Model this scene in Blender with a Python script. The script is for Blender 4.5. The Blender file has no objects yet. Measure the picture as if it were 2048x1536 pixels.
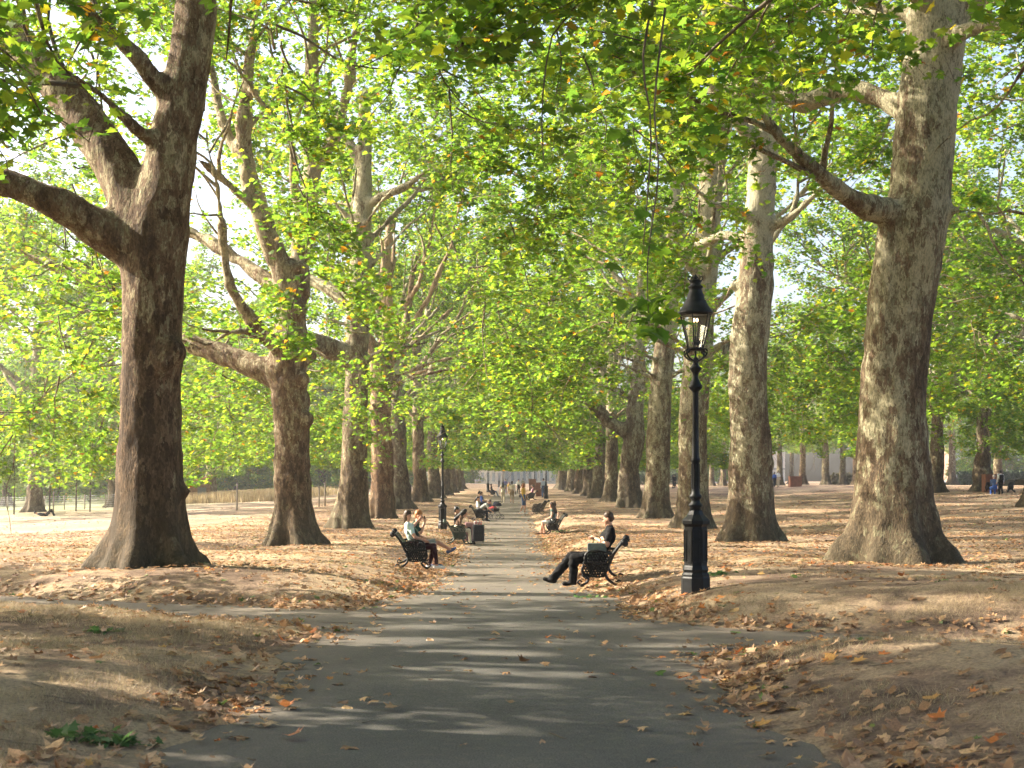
import bpy, math, random
import numpy as np
from mathutils import Vector, Matrix, Quaternion

# ------------------------------------------------------------------ camera, sky, sun, exposure
scene = bpy.context.scene
COL = scene.collection
F_PX = 2844.0                      # focal length in photo pixels (50 mm on a 36 mm sensor, 2048 px wide)
CAM_Z = 1.7
cam_data = bpy.data.cameras.new("camera")
cam_data.lens = 50.0; cam_data.sensor_width = 36.0
cam_data.shift_x = 9.0 / 2048.0; cam_data.shift_y = 194.0 / 2048.0
cam_data.clip_start = 0.1; cam_data.clip_end = 3000.0
cam_data.dof.use_dof = True; cam_data.dof.focus_distance = 27.0; cam_data.dof.aperture_fstop = 4.5
cam = bpy.data.objects.new("camera", cam_data); COL.objects.link(cam)
cam.location = (0, 0, CAM_Z); cam.rotation_euler = (math.radians(90), 0, 0)
scene.camera = cam

HAZE = True
SUN_EL = math.radians(32.0)
SUN_AZ = math.atan2(-0.97, 0.24)   # azimuth of the sun measured from +Y towards +X (the sun stands to the left, a little beyond)
sun_dir = Vector((math.sin(SUN_AZ) * math.cos(SUN_EL), math.cos(SUN_AZ) * math.cos(SUN_EL), math.sin(SUN_EL)))
world = bpy.data.worlds.new("World"); scene.world = world; world.use_nodes = True
wt = world.node_tree; wt.nodes.clear()
sky = wt.nodes.new("ShaderNodeTexSky"); sky.sky_type = 'NISHITA'; sky.sun_disc = False
sky.sun_elevation = SUN_EL; sky.sun_rotation = SUN_AZ
sky.air_density = 0.8; sky.dust_density = 5.0; sky.ozone_density = 0.3
bg = wt.nodes.new("ShaderNodeBackground"); bg.inputs['Strength'].default_value = 0.115
wo = wt.nodes.new("ShaderNodeOutputWorld")
wt.links.new(sky.outputs[0], bg.inputs[0]); wt.links.new(bg.outputs[0], wo.inputs[0])
sl = bpy.data.lights.new("sun", 'SUN'); sl.energy = 4.6; sl.angle = math.radians(0.55); sl.color = (1.0, 0.90, 0.74)
sun = bpy.data.objects.new("sun", sl); COL.objects.link(sun)
sun.rotation_euler = (-sun_dir).to_track_quat('-Z', 'Y').to_euler(); sun.location = (-60, 40, 60)
scene.view_settings.view_transform = 'Standard'; scene.view_settings.look = 'None'
scene.view_settings.exposure = 2.05; scene.view_settings.gamma = 1.0
scene.view_settings.use_curve_mapping = False
cy = scene.cycles
cy.use_denoising = True; cy.max_bounces = 7; cy.diffuse_bounces = 3; cy.transmission_bounces = 5
cy.transparent_max_bounces = 6; cy.glossy_bounces = 2; cy.volume_bounces = 0
cy.sample_clamp_indirect = 6.0; cy.caustics_reflective = False; cy.caustics_refractive = False
cy.use_adaptive_sampling = True; cy.adaptive_threshold = 0.012

# ------------------------------------------------------------------ helpers
def hash3(ix, iy, iz, seed=0):
    h = (ix.astype(np.int64) * 374761393 + iy.astype(np.int64) * 668265263 + iz.astype(np.int64) * 2147483647 + seed * 974634777) & 0xFFFFFFFF
    h = ((h ^ (h >> 13)) * 1274126177) & 0xFFFFFFFF
    h = (h ^ (h >> 16)) & 0xFFFFFFFF
    return h / 4294967295.0
def vnoise(P, scale=1.0, seed=0):
    P = np.asarray(P, float) * scale
    i = np.floor(P); f = P - i; f = f * f * (3 - 2 * f); i = i.astype(np.int64)
    out = 0
    for dx in (0, 1):
        for dy in (0, 1):
            for dz in (0, 1):
                w = (f[:, 0] if dx else 1 - f[:, 0]) * (f[:, 1] if dy else 1 - f[:, 1]) * (f[:, 2] if dz else 1 - f[:, 2])
                out = out + w * hash3(i[:, 0] + dx, i[:, 1] + dy, i[:, 2] + dz, seed)
    return out * 2 - 1
def fbm(P, scale=1.0, octv=3, seed=0):
    r = 0; a = 1.0; t = 0
    for k in range(octv):
        r = r + a * vnoise(P, scale * 2 ** k, seed + k); t += a; a *= 0.5
    return r / t
def nrm(v):
    return v / np.maximum(np.linalg.norm(v, axis=-1, keepdims=True), 1e-9)

class Geo:
    def __init__(s): s.V = []; s.G = []; s.n = 0
    def add(s, V, F, mat=0, val=None, smooth=True):
        V = np.asarray(V, float).reshape(-1, 3); F = np.asarray(F, np.int64)
        s.V.append(V); s.G.append((F + s.n, mat, val, smooth)); s.n += len(V)
    def mesh(s, name, mats):
        me = bpy.data.meshes.new(name)
        for m in mats: me.materials.append(m)
        V = np.concatenate(s.V) if s.V else np.zeros((0, 3))
        me.vertices.add(len(V)); me.vertices.foreach_set('co', V.ravel().astype(np.float32))
        nl = sum(g[0].size for g in s.G); nf = sum(len(g[0]) for g in s.G)
        me.loops.add(nl); me.polygons.add(nf)
        me.loops.foreach_set('vertex_index', np.concatenate([g[0].ravel() for g in s.G]).astype(np.int32))
        tot = np.concatenate([np.full(len(g[0]), g[0].shape[1]) for g in s.G])
        st = np.concatenate([[0], np.cumsum(tot)[:-1]])
        me.polygons.foreach_set('loop_start', st.astype(np.int32))
        me.polygons.foreach_set('loop_total', tot.astype(np.int32))
        mi = np.concatenate([np.full(len(g[0]), g[1]) if np.isscalar(g[1]) else np.asarray(g[1]) for g in s.G])
        me.polygons.foreach_set('material_index', mi.astype(np.int32))
        sm = np.concatenate([np.full(len(g[0]), g[3]) for g in s.G])
        me.polygons.foreach_set('use_smooth', sm.astype(bool))
        if any(g[2] is not None for g in s.G):
            va = np.concatenate([np.zeros(len(g[0])) if g[2] is None else np.broadcast_to(g[2], len(g[0])) for g in s.G])
            at = me.attributes.new('tint', 'FLOAT', 'FACE'); at.data.foreach_set('value', va.astype(np.float32))
        me.update(); me.validate()
        return me
    def build(s, name, mats, parent=None, **kw):
        return link(s.mesh(name, mats if isinstance(mats, (list, tuple)) else [mats]), name, parent, **kw)

def link(me, name, parent=None, **kw):
    o = bpy.data.objects.new(name, me); COL.objects.link(o)
    if parent is not None: o.parent = parent
    tag(o, **kw); return o
def tag(o, label=None, category=None, group=None, kind=None):
    if label: o['label'] = label
    if category: o['category'] = category
    if group: o['group'] = group
    if kind: o['kind'] = kind
    return o
def empty(name, loc=(0, 0, 0), rz=0.0, **kw):
    o = bpy.data.objects.new(name, None); COL.objects.link(o)
    o.location = loc; o.rotation_euler = (0, 0, rz); o.empty_display_size = 0.3
    return tag(o, **kw)
def copy_tree(o, parent=None, dive=True):
    c = o.copy(); COL.objects.link(c)
    if parent is not None: c.parent = parent
    if dive:
        for ch in o.children: copy_tree(ch, c)
    return c

def tubes(geo, P, R, sides=6, mat=0, cap=False, squash=None, val=None):
    """P (m,n,3) polylines, R (m,n) radii -> m tubes"""
    P = np.asarray(P, float); R = np.asarray(R, float)
    if P.ndim == 2: P = P[None]; R = R[None]
    m, n, _ = P.shape
    T = nrm(np.gradient(P, axis=1))
    D = nrm(P[:, -1] - P[:, 0] + 1e-6)
    ref = np.where(np.abs(D[:, 2:3]) > 0.8, np.array([[1.0, 0.05, 0.0]]), np.array([[0.03, 0.0, 1.0]]))
    ref = np.repeat(ref[:, None], n, 1)
    U = nrm(ref - (ref * T).sum(-1, keepdims=True) * T); W = np.cross(T, U)
    a = np.linspace(0, 2 * math.pi, sides, endpoint=False)
    ca = np.cos(a)[None, None, :, None]; sa = np.sin(a)[None, None, :, None]
    su, sw = squash or (1, 1)
    V = P[:, :, None] + R[:, :, None, None] * (U[:, :, None] * ca * su + W[:, :, None] * sa * sw)
    idx = np.arange(m * n * sides).reshape(m, n, sides)
    A = idx[:, :-1]; B = idx[:, 1:]
    F = np.stack([A, np.roll(A, -1, 2), np.roll(B, -1, 2), B], -1).reshape(-1, 4)
    base = geo.n
    geo.add(V.reshape(-1, 3), F, mat, val)
    if cap:
        c0 = idx[:, 0, ::-1]; c1 = idx[:, -1]
        caps = np.concatenate([c0, c1]) + 0
        geo.G.append((caps + base, mat, val, False))

def catmull(pts, step=0.35):
    pts = np.asarray(pts, float); n = len(pts)
    ext = np.vstack([2 * pts[0] - pts[1], pts, 2 * pts[-1] - pts[-2]])
    out = []
    for i in range(n - 1):
        p0, p1, p2, p3 = ext[i:i + 4]
        k = max(2, int(np.linalg.norm((p2 - p1)[:3]) / step))
        t = np.linspace(0, 1, k, endpoint=False)[:, None]
        out.append(0.5 * ((2 * p1) + (-p0 + p2) * t + (2 * p0 - 5 * p1 + 4 * p2 - p3) * t ** 2 + (-p0 + 3 * p1 - 3 * p2 + p3) * t ** 3))
    out.append(pts[-1:]); return np.vstack(out)

def box(geo, c, s, mat=0, rot=None, bev=0.0, val=None):
    """box centred at c with full sizes s; optional 3x3 rotation; chamfered if bev"""
    hx, hy, hz = np.array(s) / 2.0
    if bev <= 0:
        V = np.array([[x, y, z] for x in (-hx, hx) for y in (-hy, hy) for z in (-hz, hz)])
        F = [[0, 1, 3, 2], [4, 6, 7, 5], [0, 4, 5, 1], [2, 3, 7, 6], [0, 2, 6, 4], [1, 5, 7, 3]]
        if rot is not None: V = V @ np.array(rot).T
        geo.add(V + np.array(c), F, mat, val, False); return
    b = min(bev, hx * .9, hy * .9, hz * .9)
    prof = [(-hx + b, -hy), (hx - b, -hy), (hx, -hy + b), (hx, hy - b), (hx - b, hy), (-hx + b, hy), (-hx, hy - b), (-hx, -hy + b)]
    rings = []
    for z, k in ((-hz, 1), (-hz + b, 0), (hz - b, 0), (hz, 1)):
        rings.append([(x * (1 - k * b / hx), y * (1 - k * b / hy), z) for x, y in prof])
    V = np.array(rings).reshape(-1, 3)
    F = [[r * 8 + i, r * 8 + (i + 1) % 8, (r + 1) * 8 + (i + 1) % 8, (r + 1) * 8 + i] for r in range(3) for i in range(8)]
    if rot is not None: V = V @ np.array(rot).T
    base = geo.n
    geo.add(V + np.array(c), F, mat, val, False)
    geo.G.append((np.array([list(range(7, -1, -1)), list(range(24, 32))]) + base, mat, val, False))

def lathe(geo, prof, sides=16, mat=0, c=(0, 0, 0), phase=0.0, smooth=True, val=None):
    """prof list of (r,z)"""
    prof = np.array(prof, float); n = len(prof)
    a = np.linspace(0, 2 * math.pi, sides, endpoint=False) + phase
    V = np.stack([prof[:, 0:1] * np.cos(a), prof[:, 0:1] * np.sin(a), np.repeat(prof[:, 1:2], sides, 1)], -1).reshape(-1, 3)
    idx = np.arange(n * sides).reshape(n, sides); A = idx[:-1]; B = idx[1:]
    F = np.stack([A, np.roll(A, -1, 1), np.roll(B, -1, 1), B], -1).reshape(-1, 4)
    base = geo.n
    geo.add(V + np.array(c), F, mat, val, smooth)
    geo.G.append((np.array([idx[0, ::-1], idx[-1]]) + base, mat, val, False))

def ball(geo, c, r, mat=0, seg=10, rings=7, val=None):
    r = np.broadcast_to(np.array(r, float), 3)
    th = np.linspace(0.001, math.pi - 0.001, rings); a = np.linspace(0, 2 * math.pi, seg, endpoint=False)
    V = np.stack([np.outer(np.sin(th), np.cos(a)), np.outer(np.sin(th), np.sin(a)), np.outer(-np.cos(th), np.ones(seg))], -1).reshape(-1, 3)
    idx = np.arange(rings * seg).reshape(rings, seg); A = idx[:-1]; B = idx[1:]
    F = np.stack([A, np.roll(A, -1, 1), np.roll(B, -1, 1), B], -1).reshape(-1, 4)
    geo.add(V * r + np.array(c), F, mat, val)

def remeshed(geo, voxel, smooth_it=4):
    """fuse everything in geo into one closed skin; returns (V, F) arrays"""
    me = geo.mesh("tmp", []); o = bpy.data.objects.new("tmp", me); COL.objects.link(o)
    md = o.modifiers.new("r", 'REMESH'); md.mode = 'VOXEL'; md.voxel_size = voxel; md.adaptivity = 0
    if smooth_it:
        ms = o.modifiers.new("s", 'SMOOTH'); ms.factor = 0.5; ms.iterations = smooth_it
    dg = bpy.context.evaluated_depsgraph_get(); ev = o.evaluated_get(dg); em = ev.to_mesh()
    V = np.empty(len(em.vertices) * 3, np.float32); em.vertices.foreach_get('co', V)
    L = np.empty(len(em.loops), np.int32); em.loops.foreach_get('vertex_index', L)
    N = np.empty(len(em.vertices) * 3, np.float32); em.vertices.foreach_get('normal', N)
    tot = np.empty(len(em.polygons), np.int32); em.polygons.foreach_get('loop_total', tot)
    ev.to_mesh_clear(); bpy.data.objects.remove(o); bpy.data.meshes.remove(me)
    assert (tot == 4).all()
    return V.reshape(-1, 3).astype(float), L.reshape(-1, 4), N.reshape(-1, 3).astype(float)

# ------------------------------------------------------------------ materials
def new_mat(name):
    m = bpy.data.materials.new(name); m.use_nodes = True; nt = m.node_tree; nt.nodes.clear()
    out = nt.nodes.new('ShaderNodeOutputMaterial'); b = nt.nodes.new('ShaderNodeBsdfPrincipled')
    nt.links.new(b.outputs[0], out.inputs[0]); return m, nt, b, out
def N(nt, t, **kw):
    n = nt.nodes.new('ShaderNode' + t)
    for k, v in kw.items():
        if k.startswith('i_'):
            kk = k[2:]; kk = int(kk) if kk.isdigit() else kk.replace('_', ' ')
            n.inputs[kk].default_value = v
        else: setattr(n, k, v)
    return n
def ramp(nt, stops, interp='LINEAR'):
    r = nt.nodes.new('ShaderNodeValToRGB'); r.color_ramp.interpolation = interp
    e = r.color_ramp.elements
    while len(e) < len(stops): e.new(0.5)
    for i, (p, c) in enumerate(stops):
        e[i].position = p; e[i].color = (c[0], c[1], c[2], 1) if hasattr(c, '__len__') else (c, c, c, 1)
    return r
def simple(name, col, rough=0.6, metal=0.0, noise=0.12, scale=30.0, spec=0.4, bump=0.0):
    m, nt, b, out = new_mat(name)
    tc = N(nt, 'TexCoord'); nz = N(nt, 'TexNoise', i_Scale=scale, i_Detail=4.0); nt.links.new(tc.outputs['Object'], nz.inputs['Vector'])
    c0 = [max(0, c * (1 - noise * 2)) for c in col]; c1 = [min(1, c * (1 + noise * 2)) for c in col]
    r = ramp(nt, [(0.3, c0), (0.7, c1)]); nt.links.new(nz.outputs['Fac'], r.inputs[0]); nt.links.new(r.outputs[0], b.inputs['Base Color'])
    b.inputs['Roughness'].default_value = rough; b.inputs['Metallic'].default_value = metal
    b.inputs['Specular IOR Level'].default_value = spec
    if bump:
        bp = N(nt, 'Bump', i_Strength=bump, i_Distance=0.01); nt.links.new(nz.outputs['Fac'], bp.inputs['Height']); nt.links.new(bp.outputs[0], b.inputs['Normal'])
    return m

def leaf_material(name, stops, transl=0.5, gain=2.6, dry=False):
    m, nt, b, out = new_mat(name)
    at = N(nt, 'Attribute', attribute_name='tint'); r = ramp(nt, stops); nt.links.new(at.outputs['Fac'], r.inputs[0])
    tc = N(nt, 'TexCoord'); nz = N(nt, 'TexNoise', i_Scale=9.0 if dry else 1.1, i_Detail=2.0)
    nt.links.new(tc.outputs['Object'], nz.inputs['Vector'])
    hv = N(nt, 'HueSaturation', i_Saturation=1.0); mr = N(nt, 'MapRange', i_From_Min=0.3, i_From_Max=0.7, i_To_Min=0.72, i_To_Max=1.3)
    nt.links.new(nz.outputs['Fac'], mr.inputs['Value']); nt.links.new(mr.outputs[0], hv.inputs['Value']); nt.links.new(r.outputs[0], hv.inputs['Color'])
    nt.links.new(hv.outputs[0], b.inputs['Base Color'])
    b.inputs['Roughness'].default_value = 0.5; b.inputs['Specular IOR Level'].default_value = 0.35
    if transl > 0:
        tr = N(nt, 'BsdfTranslucent'); g = N(nt, 'VectorMath', operation='MULTIPLY'); g.inputs[1].default_value = gain if hasattr(gain, '__len__') else (gain,) * 3
        nt.links.new(hv.outputs[0], g.inputs[0]); nt.links.new(g.outputs[0], tr.inputs['Color'])
        mx = N(nt, 'MixShader', i_Fac=transl); nt.links.new(b.outputs[0], mx.inputs[1]); nt.links.new(tr.outputs[0], mx.inputs[2])
        nt.links.new(mx.outputs[0], out.inputs[0])
    return m
GREEN = [(0.0, (.034, .082, .015)), (0.35, (.062, .118, .016)), (0.6, (.098, .145, .016)), (0.82, (.15, .17, .014)), (0.93, (.21, .16, .012)), (0.975, (.22, .095, .012)), (1.0, (.13, .05, .012))]
M_leaf = leaf_material("leaf_green", GREEN, 0.58, (3.5, 3.3, 2.0))
DRY = [(0.0, (.14, .075, .038)), (0.25, (.25, .135, .066)), (0.5, (.36, .21, .105)), (0.75, (.46, .30, .165)), (0.9, (.44, .27, .08)), (0.955, (.46, .13, .03)), (0.97, (.10, .16, .03)), (1.0, (.08, .13, .03))]
M_dry = leaf_material("leaf_dry", DRY, 0.18, 1.3, dry=True)

def bark_material(name, pale=0.0, seed=0.0):
    m, nt, b, out = new_mat(name); L = nt.links
    tc = N(nt, 'TexCoord'); mp = N(nt, 'Mapping'); mp.inputs['Scale'].default_value = (1, 1, 0.42); mp.inputs['Location'].default_value = (seed * 7.3, seed * 3.1, seed * 5.7)
    oi = N(nt, 'ObjectInfo')
    L.new(tc.outputs['Object'], mp.inputs[0])
    nd = N(nt, 'TexNoise', i_Scale=9.0, i_Detail=5.0, i_Roughness=0.65); L.new(mp.outputs[0], nd.inputs['Vector'])
    ad = N(nt, 'MixRGB', blend_type='LINEAR_LIGHT', i_Fac=0.14); L.new(mp.outputs[0], ad.inputs[1]); L.new(nd.outputs['Color'], ad.inputs[2])
    v1 = N(nt, 'TexVoronoi', i_Scale=8.5); L.new(ad.outputs[0], v1.inputs['Vector'])
    v2 = N(nt, 'TexVoronoi', i_Scale=24.0); L.new(ad.outputs[0], v2.inputs['Vector'])
    n1 = N(nt, 'TexNoise', i_Scale=1.15, i_Detail=9.0, i_Roughness=0.66, i_Distortion=.6); L.new(mp.outputs[0], n1.inputs['Vector'])
    s1 = N(nt, 'SeparateColor'); L.new(v1.outputs['Color'], s1.inputs[0]); s2 = N(nt, 'SeparateColor'); L.new(v2.outputs['Color'], s2.inputs[0])
    sz = N(nt, 'SeparateXYZ'); L.new(tc.outputs['Object'], sz.inputs[0])
    hz = N(nt, 'MapRange', i_From_Min=0.0, i_From_Max=11.0, i_To_Min=-0.17, i_To_Max=0.16); L.new(sz.outputs[2], hz.inputs['Value'])
    a1 = N(nt, 'Math', operation='MULTIPLY_ADD', i_1=0.26, i_2=pale); L.new(s1.outputs[0], a1.inputs[0])
    a2 = N(nt, 'Math', operation='MULTIPLY_ADD', i_1=0.24); L.new(s2.outputs[0], a2.inputs[0]); L.new(a1.outputs[0], a2.inputs[2])
    a3 = N(nt, 'Math', operation='MULTIPLY_ADD', i_1=1.05); L.new(n1.outputs['Fac'], a3.inputs[0]); L.new(a2.outputs[0], a3.inputs[2])
    a4 = N(nt, 'Math', operation='ADD'); L.new(a3.outputs[0], a4.inputs[0]); L.new(hz.outputs[0], a4.inputs[1])
    r = ramp(nt, [(0.0, (.034, .025, .017)), (0.55, (.058, .042, .028)), (0.57, (.088, .063, .042)), (0.68, (.105, .076, .050)), (0.70, (.145, .106, .070)), (0.80, (.165, .125, .083)), (0.81, (.125, .118, .073)), (0.825, (.20, .19, .125)), (0.90, (.235, .22, .148)), (0.915, (.31, .29, .20)), (1.0, (.37, .345, .25))])
    L.new(a4.outputs[0], r.inputs[0])
    nf = N(nt, 'TexNoise', i_Scale=38.0, i_Detail=4.0); L.new(mp.outputs[0], nf.inputs['Vector'])
    mx = N(nt, 'MixRGB', blend_type='MULTIPLY', i_Fac=0.45); rr = ramp(nt, [(0.36, .38), (0.5, 1.0), (0.66, 1.25)]); L.new(nf.outputs['Fac'], rr.inputs[0])
    hv = ramp(nt, [(0.0, (1.16, .92, .78)), (0.5, (1.0, .98, .92)), (1.0, (1.05, 1.0, .86))]); L.new(oi.outputs['Random'], hv.inputs[0])
    wm = N(nt, 'MixRGB', blend_type='MULTIPLY', i_Fac=1.0); L.new(r.outputs[0], wm.inputs[1]); L.new(hv.outputs[0], wm.inputs[2])
    L.new(wm.outputs[0], mx.inputs[1]); L.new(rr.outputs[0], mx.inputs[2])
    # moss and damp soil staining round the foot
    ft = N(nt, 'MapRange', i_From_Min=0.0, i_From_Max=1.9, i_To_Min=1.1, i_To_Max=0.0); L.new(sz.outputs[2], ft.inputs['Value'])
    fn = N(nt, 'Math', operation='MULTIPLY'); L.new(ft.outputs[0], fn.inputs[0]); L.new(n1.outputs['Fac'], fn.inputs[1])
    fm = N(nt, 'MixRGB'); fm.inputs[2].default_value = (.055, .050, .030, 1); L.new(fn.outputs[0], fm.inputs[0]); L.new(mx.outputs[0], fm.inputs[1]); L.new(fm.outputs[0], b.inputs['Base Color'])
    hb = N(nt, 'Math', operation='MULTIPLY_ADD', i_1=0.35); L.new(nf.outputs['Fac'], hb.inputs[0]); L.new(a2.outputs[0], hb.inputs[2])
    hc = N(nt, 'Math', operation='MULTIPLY_ADD', i_1=0.8); L.new(nd.outputs['Fac'], hc.inputs[0]); L.new(hb.outputs[0], hc.inputs[2])
    bp = N(nt, 'Bump', i_Strength=1.0, i_Distance=0.07); L.new(hc.outputs[0], bp.inputs['Height']); L.new(bp.outputs[0], b.inputs['Normal'])
    b.inputs['Roughness'].default_value = 0.85; b.inputs['Specular IOR Level'].default_value = 0.2
    return m
M_bark = [bark_material("bark_dark", -0.07, 0.0), bark_material("bark_mid", 0.03, 1.0), bark_material("bark_pale", 0.06, 2.0)]
M_twig = simple("twig_bark", (.12, .095, .07), 0.9, noise=0.25, scale=3.0)
# ------------------------------------------------------------------ terrain
PROF = np.array([(-60, .3), (0, .02), (8, 0), (14, -.02), (20, -.10), (27, -.30), (36, -.52), (50, -.60), (65, -.56), (77, -.45), (90, -.32),
                 (112, -.12), (142, .02), (170, .22), (200, .40), (260, .7), (400, 1.0), (900, 1.0)])
def sstep(a, b, x):
    t = np.clip((x - a) / (b - a), 0, 1); return t * t * (3 - 2 * t)
CR0 = np.array([0.0, 17.3]); CRD = np.array([1.0, -0.57]); CRD = CRD / np.linalg.norm(CRD); CRN = np.array([-CRD[1], CRD[0]])
def sdf_path(x, y):
    hw = np.interp(y, [0, 14, 22, 27, 400], [1.95, 1.98, 1.85, 1.48, 1.5])
    wob = 0.10 * np.sin(y * 0.9 + 1) + 0.06 * np.sin(y * 2.3) + 0.035 * np.sin(y * 6.1 + x) + .02 * np.sin(y * 11.7 + 2)
    d1 = np.abs(x + 0.10 - 0.05 * np.sin(y * .35)) - hw - wob * np.interp(y, [0, 40, 80], [1, 1, .3])
    q = (x - CR0[0]) * CRN[0] + (y - CR0[1]) * CRN[1]
    wob2 = 0.10 * np.sin(x * 1.3) + 0.05 * np.sin(x * 3.1 + 2)
    d2 = np.abs(q) - 1.05 - wob2
    k = 1.3; h = np.clip(0.5 + 0.5 * (d2 - d1) / k, 0, 1)
    return d2 * (1 - h) + d1 * h - k * h * (1 - h)
def terrain(x, y):
    x = np.asarray(x, float); y = np.asarray(y, float)
    base = np.interp(y, PROF[:, 0], PROF[:, 1])
    # smooth the profile a little
    base = (base + np.interp(y - 2, PROF[:, 0], PROF[:, 1]) + np.interp(y + 2, PROF[:, 0], PROF[:, 1])) / 3
    sd = sdf_path(x, y)
    B = np.interp(y, [0, 25, 45, 120, 200], [.42, .42, .34, .28, .15])
    s = np.clip(sd, 0, None)
    B = B * (1 - .62 * sstep(21, 18, y) * sstep(0, -2, x) * (.6 + .4 * sstep(11, 15, y)))
    bank = B * (1 - np.exp(-(s / 1.15) ** 1.35))
    right = np.clip((x - 9) * 0.040, 0, 0.95) * np.interp(y, [20, 60, 150, 230], [0.3, 1, 1, .2])
    left = -np.clip((-x - 12) * 0.036, 0, 2.3) * np.interp(y, [20, 45], [0.35, 1])
    P = np.stack([x.ravel(), y.ravel(), np.zeros(x.size)], 1)
    off = sstep(0.1, 1.2, sd.ravel())
    nz = off * (0.07 * vnoise(P, 0.33, 5) + 0.035 * vnoise(P, 1.0, 6) + 0.012 * vnoise(P, 3.1, 8)) * np.interp(y.ravel(), [0, 120, 300], [1, 1, 0.4])
    sink = -0.03 * sstep(0.0, 0.12, -sd)
    return base + bank + right + left + nz.reshape(x.shape) + sink
def gz(x, y): return float(terrain(np.array([x]), np.array([y]))[0])
def ground_at(px, py, lo=6.0, hi=420.0):
    """world point on the ground seen at photo pixel (px,py)"""
    ys = np.linspace(lo, hi, 6000); xs = (px - 1015) / F_PX * ys
    t = 962 - F_PX * (terrain(xs, ys) - CAM_Z) / ys - py
    k = np.where((t[:-1] > 0) & (t[1:] <= 0))[0]
    i = k[0] if len(k) else len(ys) - 2
    return float(xs[i]), float(ys[i]), float(terrain(xs[i:i + 1], ys[i:i + 1])[0])
def at(px, py, d): return np.array([(px - 1015) / F_PX * d, d, CAM_Z + (962 - py) / F_PX * d])

def grow(a, b, s0, g):
    o = [a]; s = s0
    while o[-1] < b: o.append(o[-1] + s); s *= g
    return o
xs_r = list(np.arange(0, 10.01, 0.2)) + grow(10.3, 700, 0.4, 1.09)
xs = np.array(sorted([-v for v in xs_r[1:]] + xs_r))
ys = np.array([-60, -40, -25, -15, -8, -3, 0, 2, 4] + list(np.arange(5, 36, 0.22)) + grow(36.2, 900, 0.3, 1.03))
XX, YY = np.meshgrid(xs, ys, indexing='ij')
ZZ = terrain(XX, YY)
idx = np.arange(XX.size).reshape(XX.shape)
Fg = np.stack([idx[:-1, :-1], idx[1:, :-1], idx[1:, 1:], idx[:-1, 1:]], -1).reshape(-1, 4)
g = Geo(); g.add(np.stack([XX, YY, ZZ], -1).reshape(-1, 3), Fg)

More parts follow.
